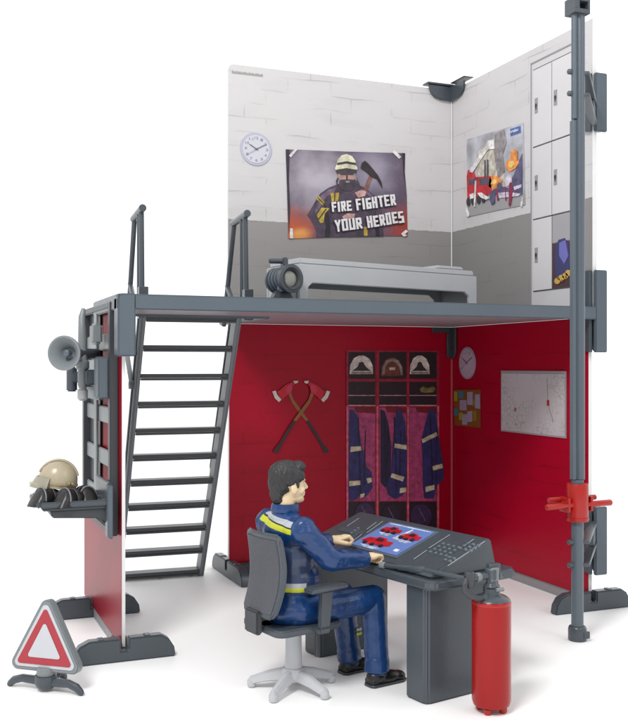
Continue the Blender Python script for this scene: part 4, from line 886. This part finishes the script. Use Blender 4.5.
# fire engine poster
QM = Map(RW, 6.55, 6.55, 455, 115)
p2 = thing('fire_engine_poster', 'pale poster of a red fire engine at a burning building on the white side wall', 'poster', tuple(QM.fn(280, 360)))
def poster2():
    m = bpy.data.materials.new('fire picture'); m.use_nodes = True; n = m.node_tree.nodes; l = m.node_tree.links; b = n['Principled BSDF']; b.inputs['Roughness'].default_value = .5
    tc = n.new('ShaderNodeTexCoord'); nz1 = n.new('ShaderNodeTexNoise'); nz1.inputs['Scale'].default_value = 4; nz1.inputs['Detail'].default_value = 8; l.new(tc.outputs['Generated'], nz1.inputs['Vector'])
    rp = n.new('ShaderNodeValToRGB'); l.new(nz1.outputs['Fac'], rp.inputs[0]); e = rp.color_ramp.elements; e[0].position = .3; e[0].color = lin('8d8a90'); e[1].position = .7; e[1].color = lin('c9cddb'); x = e.new(.5); x.color = lin('aeaeb6')
    sp_ = n.new('ShaderNodeSeparateXYZ'); l.new(tc.outputs['Generated'], sp_.inputs[0])
    mr = n.new('ShaderNodeMapRange'); l.new(sp_.outputs['Z'], mr.inputs['Value']); mr.inputs['From Min'].default_value = .12; mr.inputs['From Max'].default_value = .2; 
    mx = n.new('ShaderNodeMix'); mx.data_type = 'RGBA'; l.new(mr.outputs[0], mx.inputs['Factor']); mx.inputs['A'].default_value = lin('9a989a'); l.new(rp.outputs[0], mx.inputs['B']); l.new(mx.outputs['Result'], b.inputs['Base Color'])
    return m
part(p2, 'picture', poster2(), lambda m: QM.poly(m, [(80, 160), (450, 52), (456, 320), (462, 588), (280, 624), (85, 668)], 2, .004))
part(p2, 'building', 'b9b2a6', lambda m: QM.poly(m, [(150, 250), (210, 190), (270, 170), (272, 240), (300, 330), (330, 380), (330, 470), (235, 500), (150, 480)], 3))
part(p2, 'smoke', '8b8588', lambda m: QM.poly(m, [(270, 120), (330, 95), (345, 180), (320, 260), (335, 370), (290, 420), (275, 330), (262, 240)], 3.8))
part(p2, 'flame', 'd98a45', lambda m: (QM.poly(m, [(340, 350), (350, 300), (375, 290), (372, 245), (395, 225), (420, 240), (418, 290), (430, 310), (405, 350), (370, 372)], 4.6), QM.poly(m, [(230, 470), (238, 410), (262, 395), (290, 405), (320, 430), (300, 470), (262, 490)], 4.6)))
part(p2, 'flame_core', 'e8c070', lambda m: (QM.poly(m, [(362, 335), (372, 305), (395, 300), (400, 325), (378, 350)], 5.4), QM.poly(m, [(245, 455), (255, 425), (280, 425), (285, 450)], 5.4)))
tr_ = part(p2, 'fire_engine', 'b82430', lambda m: (QM.poly(m, [(86, 400), (95, 360), (130, 365), (145, 408), (240, 400), (250, 430), (248, 520), (90, 545)], 4.6),))
part(tr_, 'boom', 'd6d4d2', lambda m: (QM.poly(m, [(105, 372), (118, 345), (205, 215), (222, 170), (268, 160), (270, 222), (232, 226), (218, 238), (140, 358), (125, 378)], 5.4),))
part(tr_, 'window', '4d4a58', lambda m: (QM.poly(m, [(170, 418), (232, 412), (234, 455), (172, 460)], 5.4), QM.poly(m, [(203, 295), (210, 295), (210, 410), (203, 410)], 5.4), QM.poly(m, [(220, 292), (228, 292), (228, 408), (220, 408)], 5.4), QM.poly(m, [(98, 422), (150, 416), (150, 450), (98, 456)], 5.4)))
part(tr_, 'wheel', '332c33', lambda m: [QM.disc(m, (x_, y_), 12, 28, 5.6, 20) for x_, y_ in ((98, 570), (128, 562), (165, 556), (196, 548))])
part(tr_, 'bumper', 'd9d6d6', lambda m: (QM.poly(m, [(108, 520), (135, 512), (135, 545), (112, 552)], 6.4), QM.poly(m, [(160, 512), (185, 508), (240, 545), (215, 556), (180, 540)], 6.4), QM.line(m, (148, 430), (140, 600), 10, 6.2)))
part(p2, 'rubble', '54506e', lambda m: (QM.poly(m, [(250, 500), (290, 440), (320, 470), (365, 480), (380, 430), (400, 380), (448, 250), (450, 520), (300, 540)], 4.0), QM.poly(m, [(240, 500), (275, 505), (270, 580), (250, 590), (238, 560)], 4.8), QM.disc(m, (302, 468), 16, 26, 5, 16)))
part(p2, 'crew', '7e2a44', lambda m: (QM.poly(m, [(366, 450), (380, 440), (392, 500), (372, 600), (362, 590)], 5.2), QM.line(m, (285, 490), (292, 560), 12, 5.2), QM.line(m, (340, 470), (344, 560), 6, 5.2)))
part(p2, 'haze', 'c6bccb', lambda m: (QM.poly(m, [(335, 430), (360, 385), (385, 400), (380, 450), (350, 470)], 4.9), QM.poly(m, [(395, 470), (445, 455), (445, 475), (400, 492)], 4.9), QM.poly(m, [(290, 510), (360, 505), (440, 515), (430, 530), (300, 545)], 4.9)))
lg = part(p2, 'logo', '4a66a8', lambda m: QM.poly(m, [(370, 92), (436, 72), (438, 114), (372, 138)], 4))
part(lg, 'logo_text', 'd3d8e6', lambda m: QM.text(m, 'bruder', 375, 122, 434, 103, -20, 6, .03))
part(p2, 'tape', 'd6d4d2', lambda m: (QM.poly(m, [(76, 610), (88, 605), (104, 655), (96, 668), (82, 662)], 4), QM.poly(m, [(436, 598), (446, 540), (456, 540), (448, 600)], 4)))
PICT = False
# small imprint on the upper rear wall
tag(part(None, 'imprint', '9b9898', lambda m: [BW.poly(m, [(-1.435+i*.0125, 2.862), (-1.435+i*.0125+.009, 2.862), (-1.435+i*.0125+.009, 2.876-.004*(i % 3 == 1)), (-1.435+i*.0125, 2.876-.003*(i % 2))], 1) for i in range(15)]), 'tiny line of grey print at the top left of the white rear wall', 'imprint')
# upper lockers
lk = thing('locker_cabinet', 'tall pale printed locker cabinet with six compartments on the white side wall', 'lockers', tuple(RW.fn(1.04, 1.6)))
c0_, c1_, c2_ = .874, 1.044, 1.212
rows_ = [2.795, 2.375, 1.985, 1.597]
LKW = 'c4c2c4'
part(lk, 'cabinet_body', LKW, lambda m: RW.poly(m, [(c0_-.02, 1.50), (c2_+.01, 1.50), (c2_+.01, 2.83), (c0_-.02, 2.83)], 1, .002))
part(lk, 'plinth_edge', '8f8d90', lambda m: (RW.line(m, (c0_-.022, 1.495), (c0_-.022, 2.84), .008, 2), RW.line(m, (c0_-.02, 2.835), (c2_+.01, 2.835), .006, 2.9)))
for col_, (a, b) in enumerate(((c0_, c1_), (c1_, c2_))):
    for r_ in range(3):
        if col_ == 1 and r_ == 2:
            op = part(lk, 'open_compartment', '4a3238', lambda m: RW.poly(m, [(a+.004, rows_[3]+.004), (b-.004, rows_[3]+.004), (b-.004, rows_[2]-.15), (a+.004, rows_[2]-.15)], 3))
            part(lk, 'open_door', 'a09ea2', lambda m: RW.poly(m, [(a+.004, rows_[2]-.146), (b-.004, rows_[2]-.146), (b-.004, rows_[2]-.004), (a+.004, rows_[2]-.004)], 3))
            continue
        d_ = part(lk, 'locker_door', 'cbc9cb', lambda m: RW.poly(m, [(a+.003, rows_[r_+1]+.004), (b-.003, rows_[r_+1]+.004), (b-.003, rows_[r_]-.004), (a+.003, rows_[r_]-.004)], 3.4, .003))
        zc = (rows_[r_]+rows_[r_+1])/2 + (.0 if r_ else .01); xc = a+.032
        hp = part(d_, 'handle', '8f8f92', lambda m: RW.poly(m, [(xc-.012, zc-.04), (xc+.014, zc-.04), (xc+.014, zc+.04), (xc-.012, zc+.04)], 4.4))
        part(d_, 'keyhole', '2b2b2e', lambda m: (RW.disc(m, (xc+.001, zc), .008, .012, 5.3, 14), RW.line(m, (xc+.001, zc-.022), (xc+.001, zc), .006, 5.2)))
part(lk, 'gap_lines', '4b494d', lambda m: [RW.line(m, q[0], q[1], .004, 2.0) for q in (((c0_, z_), (c2_, z_)) for z_ in rows_)] + [RW.line(m, (x_, rows_[3]), (x_, rows_[0]), .004, 1.9) for x_ in (c0_, c1_, c2_)])
LM = Map(RW)
t_ = thing('hanging_jacket', 'small violet blue jacket in the open compartment of the pale lockers', 'jacket', tuple(LM.fn(564, 250)))
part(t_, 'cloth', '3a3a68', lambda m: LM.poly(m, [(557, 246), (560, 240), (566, 238), (570, 244), (571, 262), (570, 276), (558, 280), (556, 262)], 4))
part(t_, 'lining', '6a6ab0', lambda m: LM.poly(m, [(561, 243), (567, 240), (570, 256), (566, 264), (561, 256)], 5))
t_ = thing('work_gloves', 'yellow gloves lying at the bottom of the open locker compartment', 'gloves', tuple(LM.fn(564, 277)))
part(t_, 'cloth', 'c2a050', lambda m: [LM.disc(m, (x_, y_), 3, 3.2, 5, 10) for x_, y_ in ((559, 281), (563, 278), (567, 276), (570, 273))])
part(t_, 'fold', '7a5a24', lambda m: [LM.disc(m, (x_, y_), 1.0, 1.3, 6, 8) for x_, y_ in ((560, 278), (564, 281), (568, 277))])
# pin board
pb = thing('pin_board', 'cork pin board with pale and coloured notes on the red side wall', 'pin board', tuple(RW.fn(.18, .93)))
NM = Map(RW, 4.83, 4.83, 445, 340)
part(pb, 'cork', '7d4a14', lambda m: NM.poly(m, [(46, 240), (174, 240), (174, 424), (48, 412)], 2, .003))
for pts_, c_ in (([(70, 245), (92, 245), (92, 282), (70, 282)], '3f6f80'), ([(48, 248), (64, 250), (64, 295), (48, 295)], '9a8a30'), ([(112, 252), (138, 250), (138, 315), (112, 312)], '9b8ba4'), ([(76, 290), (108, 290), (108, 340), (76, 340)], '9b8ba4'), ([(150, 262), (172, 262), (174, 332), (150, 330)], '9b8ba4'),
             ([(48, 330), (68, 330), (68, 366), (48, 364)], '3f6f80'), ([(72, 350), (90, 350), (88, 388), (72, 386)], '9a8a30'), ([(90, 358), (112, 358), (112, 410), (88, 408)], '9b8ba4'), ([(112, 345), (136, 342), (136, 394), (114, 396)], '9b8ba4'), ([(140, 345), (156, 340), (156, 390), (142, 390)], '8d7020'), ([(142, 285), (150, 285), (150, 320), (140, 318)], '8d7020')):
    part(pb, 'note', c_, lambda m: NM.poly(m, pts_, 3.2))
# whiteboard
wb = thing('whiteboard', 'large framed white map board on the red side wall', 'whiteboard', tuple(RW.fn(.87, .83)))
def mapmat():
    m = bpy.data.materials.new('faint map'); m.use_nodes = True; n = m.node_tree.nodes; l = m.node_tree.links; b = n['Principled BSDF']; b.inputs['Roughness'].default_value = .3
    tc = n.new('ShaderNodeTexCoord')
    v = n.new('ShaderNodeTexVoronoi'); v.feature = 'DISTANCE_TO_EDGE'; v.inputs['Scale'].default_value = 34; l.new(tc.outputs['Object'], v.inputs['Vector'])
    nn = n.new('ShaderNodeTexNoise'); nn.inputs['Scale'].default_value = 6; nn.inputs['Detail'].default_value = 5; l.new(tc.outputs['Object'], nn.inputs['Vector'])
    r1 = n.new('ShaderNodeMapRange'); l.new(v.outputs['Distance'], r1.inputs['Value']); r1.inputs['From Min'].default_value = .0; r1.inputs['From Max'].default_value = .07; r1.inputs['To Min'].default_value = 1; r1.inputs['To Max'].default_value = 0
    r2 = n.new('ShaderNodeMapRange'); l.new(nn.outputs['Fac'], r2.inputs['Value']); r2.inputs['From Min'].default_value = .42; r2.inputs['From Max'].default_value = .56
    mu = n.new('ShaderNodeMath'); mu.operation = 'MULTIPLY'; l.new(r1.outputs[0], mu.inputs[0]); l.new(r2.outputs[0], mu.inputs[1]); m2 = n.new('ShaderNodeMath'); m2.operation = 'MULTIPLY'; m2.inputs[1].default_value = .9; l.new(mu.outputs[0], m2.inputs[0])
    cr = n.new('ShaderNodeValToRGB'); l.new(nn.outputs['Color'], cr.inputs[0]); e = cr.color_ramp.elements; e[0].color = lin('a06a70'); e[1].color = lin('6a9a80')
    mx = n.new('ShaderNodeMix'); mx.data_type = 'RGBA'; l.new(m2.outputs[0], mx.inputs['Factor']); mx.inputs['A'].default_value = lin('bfb9bd'); l.new(cr.outputs[0], mx.inputs['B']); l.new(mx.outputs['Result'], b.inputs['Base Color']); return m
part(wb, 'frame', '98959a', lambda m: RW.poly(m, [(.562, .823), (1.160, .823), (1.160, 1.168), (.562, 1.168)], 3, .006))
part(wb, 'map_surface', mapmat(), lambda m: RW.poly(m, [(.572, .832), (1.152, .832), (1.152, 1.152), (.572, 1.152)], 4, .002))
part(wb, 'marker', 'a0202c', lambda m: (RW.poly(m, [(1.005, .985), (1.025, .985), (1.025, 1.015), (1.005, 1.015)], 5), RW.poly(m, [(.705, .942), (.716, .942), (.716, .960), (.705, .960)], 5)))
part(wb, 'drawn_line', '8d8a8c', lambda m: (RW.line(m, (1.012, 1.015), (1.006, 1.13), .003, 5), RW.line(m, (1.02, .985), (1.06, .90), .003, 5)))
# axes
AM = Map(BW, 8, 8, 265, 370)
def mir(p, f): return (p[0] if not f else 568-p[0], p[1])
for f, lab in ((0, 'fire axe on the red rear wall with its blade at the upper left'), (1, 'fire axe on the red rear wall with its blade at the upper right')):
    k = 1.0 if not f else 4.0
    t_ = thing('fire_axe', lab, 'axe', tuple(AM.fn(280, 400)), 0, 'crossed axes on the red rear wall')
    part(t_, 'handle', '8c5a2c', lambda m: AM.poly(m, [mir(p, f) for p in ((180, 185), (205, 175), (225, 235), (295, 330), (345, 400), (325, 410), (280, 355), (215, 265))], k+1))
    part(t_, 'grip', '341a20', lambda m: AM.poly(m, [mir(p, f) for p in ((325, 411), (346, 400), (400, 480), (450, 570), (505, 640), (505, 660), (470, 664), (440, 600), (380, 500))], k+1))
    part(t_, 'head', 'bb0a24', lambda m: AM.poly(m, [mir(p, f) for p in ((215, 95), (160, 120), (118, 158), (92, 172), (112, 215), (135, 238), (160, 210), (205, 180), (218, 130), (235, 108))], k+2.6))
    part(t_, 'blade_edge', 'cfc6c0', lambda m: (AM.poly(m, [mir(p, f) for p in ((55, 172), (82, 164), (96, 200), (128, 238), (108, 256), (75, 225))], k+2.6), AM.poly(m, [mir(p, f) for p in ((222, 86), (262, 88), (258, 102), (236, 110))], k+2.6)))
    part(t_, 'socket', 'c42a50', lambda m: AM.poly(m, [mir(p, f) for p in ((172, 130), (205, 108), (214, 150), (206, 175), (176, 190), (158, 160))], k+3.5))
# cloakroom lockers
PICT = True
CMp = Map(BW, 3.79, 3.79, 340, 340)
ck = thing('coat_lockers', 'three open red coat lockers with shelves printed on the red rear wall', 'lockers', tuple(CMp.fn(200, 700)))
bays = ((30, 132), (148, 250), (262, 364))
YB = 760
part(ck, 'frame', '9a1030', lambda m: CMp.poly(m, [(22, 38), (372, 40), (374, YB), (22, YB)], 1, .002))
for (a, b) in bays:
    part(ck, 'helmet_bay', '1c0c16', lambda m: CMp.poly(m, [(a, 46), (b, 46), (b, 146), (a, 146)], 2))
    part(ck, 'shelf_bay', '1e0a16', lambda m: CMp.poly(m, [(a, 158), (b, 158), (b, 245), (a, 245)], 2))
    part(ck, 'coat_bay', 'a03a68', lambda m: CMp.poly(m, [(a, 256), (b, 256), (b, 610), (a, 610)], 2))
    part(ck, 'lower_bay', '1a0c1c', lambda m: CMp.poly(m, [(a, 612), (b, 612), (b, YB-4), (a, YB-4)], 2))
    part(ck, 'shelf', 'c08a92', lambda m: (CMp.line(m, (a, 210), (b, 210), 3, 3), CMp.line(m, (a, 248), (b, 248), 4, 3)))
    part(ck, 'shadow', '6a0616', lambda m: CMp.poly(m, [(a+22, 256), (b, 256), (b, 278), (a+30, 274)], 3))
part(ck, 'divider', 'c45a74', lambda m: [CMp.line(m, (x_, 250), (x_, YB), 7, 3) for x_ in (26, 140, 256, 370)])
part(ck, 'divider_upper', '8c1030', lambda m: [CMp.line(m, (x_, 44), (x_, 250), 8, 3) for x_ in (26, 140, 256, 370)] + [CMp.line(m, (22, 152), (372, 154), 9, 3.6)])
def pap(c, wd, lab, kind=0):
    t = thing('firefighter_helmet', lab, 'helmet', tuple(CMp.fn(*c)), 0, 'helmets in the top bays of the coat lockers')
    x_, y_ = c; s_ = wd/90
    part(t, 'shell', ('cfc2ba', '6a3424')[kind], lambda m: CMp.poly(m, [(x_-44*s_, y_+34), (x_-42*s_, y_), (x_-28*s_, y_-26), (x_-8*s_, y_-36), (x_+10*s_, y_-36), (x_+30*s_, y_-24), (x_+43*s_, y_+2), (x_+44*s_, y_+34)], 3.2))
    part(t, 'front_plate', ('2a2224', '8a7a72')[kind], lambda m: CMp.poly(m, [(x_-8*s_, y_-10), (x_+6*s_, y_-12), (x_+16*s_, y_+6), (x_+34*s_, y_+22), (x_-34*s_, y_+22), (x_-14*s_, y_+6)], 4.2) if not kind else (CMp.poly(m, [(x_-38, y_+28), (x_-36, y_), (x_-22, y_-24), (x_, y_-32), (x_+24, y_-24), (x_+38, y_+2), (x_+40, y_+30), (x_+32, y_+28), (x_+28, y_), (x_+14, y_-16), (x_, y_-22), (x_-14, y_-16), (x_-26, y_), (x_-28, y_+28)], 4.2)))
    part(t, 'brim', ('8a7c78', 'b5a69e')[kind], lambda m: CMp.poly(m, [(x_-38*s_, y_+26), (x_+38*s_, y_+26), (x_+40*s_, y_+33), (x_-40*s_, y_+33)], 4.4) if not kind else CMp.poly(m, [(x_-12, y_+2), (x_+12, y_+2), (x_+10, y_+12), (x_-10, y_+12)], 5.0))
pap((79, 95), 90, 'white helmet in the top left bay of the coat lockers'); pap((195, 102), 84, 'brown helmet with pale ring in the top middle bay of the coat lockers', 1); pap((300, 95), 76, 'white helmet in the top right bay of the coat lockers')
t_ = tag(part(None, 'glove', '7a6a3a', lambda m: CMp.poly(m, [(300, 186), (312, 176), (330, 182), (352, 176), (360, 186), (350, 198), (322, 200), (306, 198)], 3.4)), 'yellowish glove lying on the shelf of the right coat locker', 'glove')
def coat(body, bands_, lab, colr='26265e', k=3.4):
    t = thing('hanging_coat', lab, 'coat', tuple(CMp.fn(*body[0])), 0, 'firefighter coats hanging in the lockers')
    part(t, 'cloth', colr, lambda m: CMp.poly(m, body, k))
    xs = [p[0] for p in body]; ys = [p[1] for p in body]
    part(t, 'fold', '13122e', lambda m: (CMp.line(m, (min(xs)*.6+max(xs)*.4, min(ys)+30), (min(xs)*.5+max(xs)*.5, max(ys)-30), 4, k+.8), CMp.line(m, (min(xs)*.3+max(xs)*.7, min(ys)+80), (min(xs)*.35+max(xs)*.65, max(ys)-60), 3, k+.8)))
    for q in bands_: part(t, 'reflective_band', 'c4b89a', lambda m: CMp.poly(m, q, k+1.4))
coat([(34, 262), (50, 266), (62, 285), (70, 340), (80, 400), (92, 440), (98, 480), (118, 500), (122, 560), (100, 590), (84, 600), (70, 590), (60, 605), (34, 610), (30, 560), (32, 400)],
     [[(38, 404), (76, 402), (80, 418), (36, 424)], [(32, 534), (74, 532), (74, 548), (32, 554)], [(98, 524), (116, 520), (118, 536), (102, 544)], [(74, 584), (90, 580), (88, 594), (74, 598)]], 'navy coat with pale bands in the left coat locker')
coat([(152, 262), (168, 270), (182, 320), (192, 400), (190, 520), (170, 560), (152, 540)], [], 'plain dark coat at the left side of the middle coat locker', '1a1638', 3.2)
coat([(214, 262), (228, 264), (244, 310), (250, 400), (248, 560), (232, 590), (205, 602), (180, 585), (172, 550), (192, 500), (198, 400), (204, 320)],
     [[(204, 392), (248, 398), (250, 415), (203, 408)], [(192, 504), (240, 518), (234, 535), (188, 520)], [(224, 560), (248, 558), (248, 574), (222, 580)]], 'navy coat with pale bands at the right side of the middle coat locker', k=4.6)
coat([(336, 262), (356, 266), (364, 300), (372, 370), (388, 470), (390, 530), (364, 550), (352, 600), (318, 600), (312, 560), (310, 440), (306, 380), (320, 320)],
     [[(306, 376), (362, 348), (366, 362), (310, 390)], [(346, 478), (384, 468), (386, 484), (350, 494)], [(320, 556), (354, 548), (354, 566), (322, 576)]], 'navy coat with pale bands in the right coat locker reaching past its frame', k=4.2)
for (x_, y_, wd, lab) in ((90, 650, 36, 'dark rounded bag at the bottom of the left coat locker'), (190, 655, 34, 'dark rounded bag at the bottom of the middle coat locker'), (305, 655, 40, 'dark rounded bag at the bottom of the right coat locker')):
    t_ = thing('kit_bag', lab, 'bag', tuple(CMp.fn(x_, y_)), 0, 'bags at the bottom of the coat lockers')
    part(t_, 'bag_body', '33224a' if x_ != 190 else '20142c', lambda m: CMp.disc(m, (x_, y_+10), wd, 44, 3.4, 24))
    part(t_, 'strap', '5a4a6a', lambda m: CMp.line(m, (x_-10, y_-20), (x_+16, y_+30), 4, 4.4))
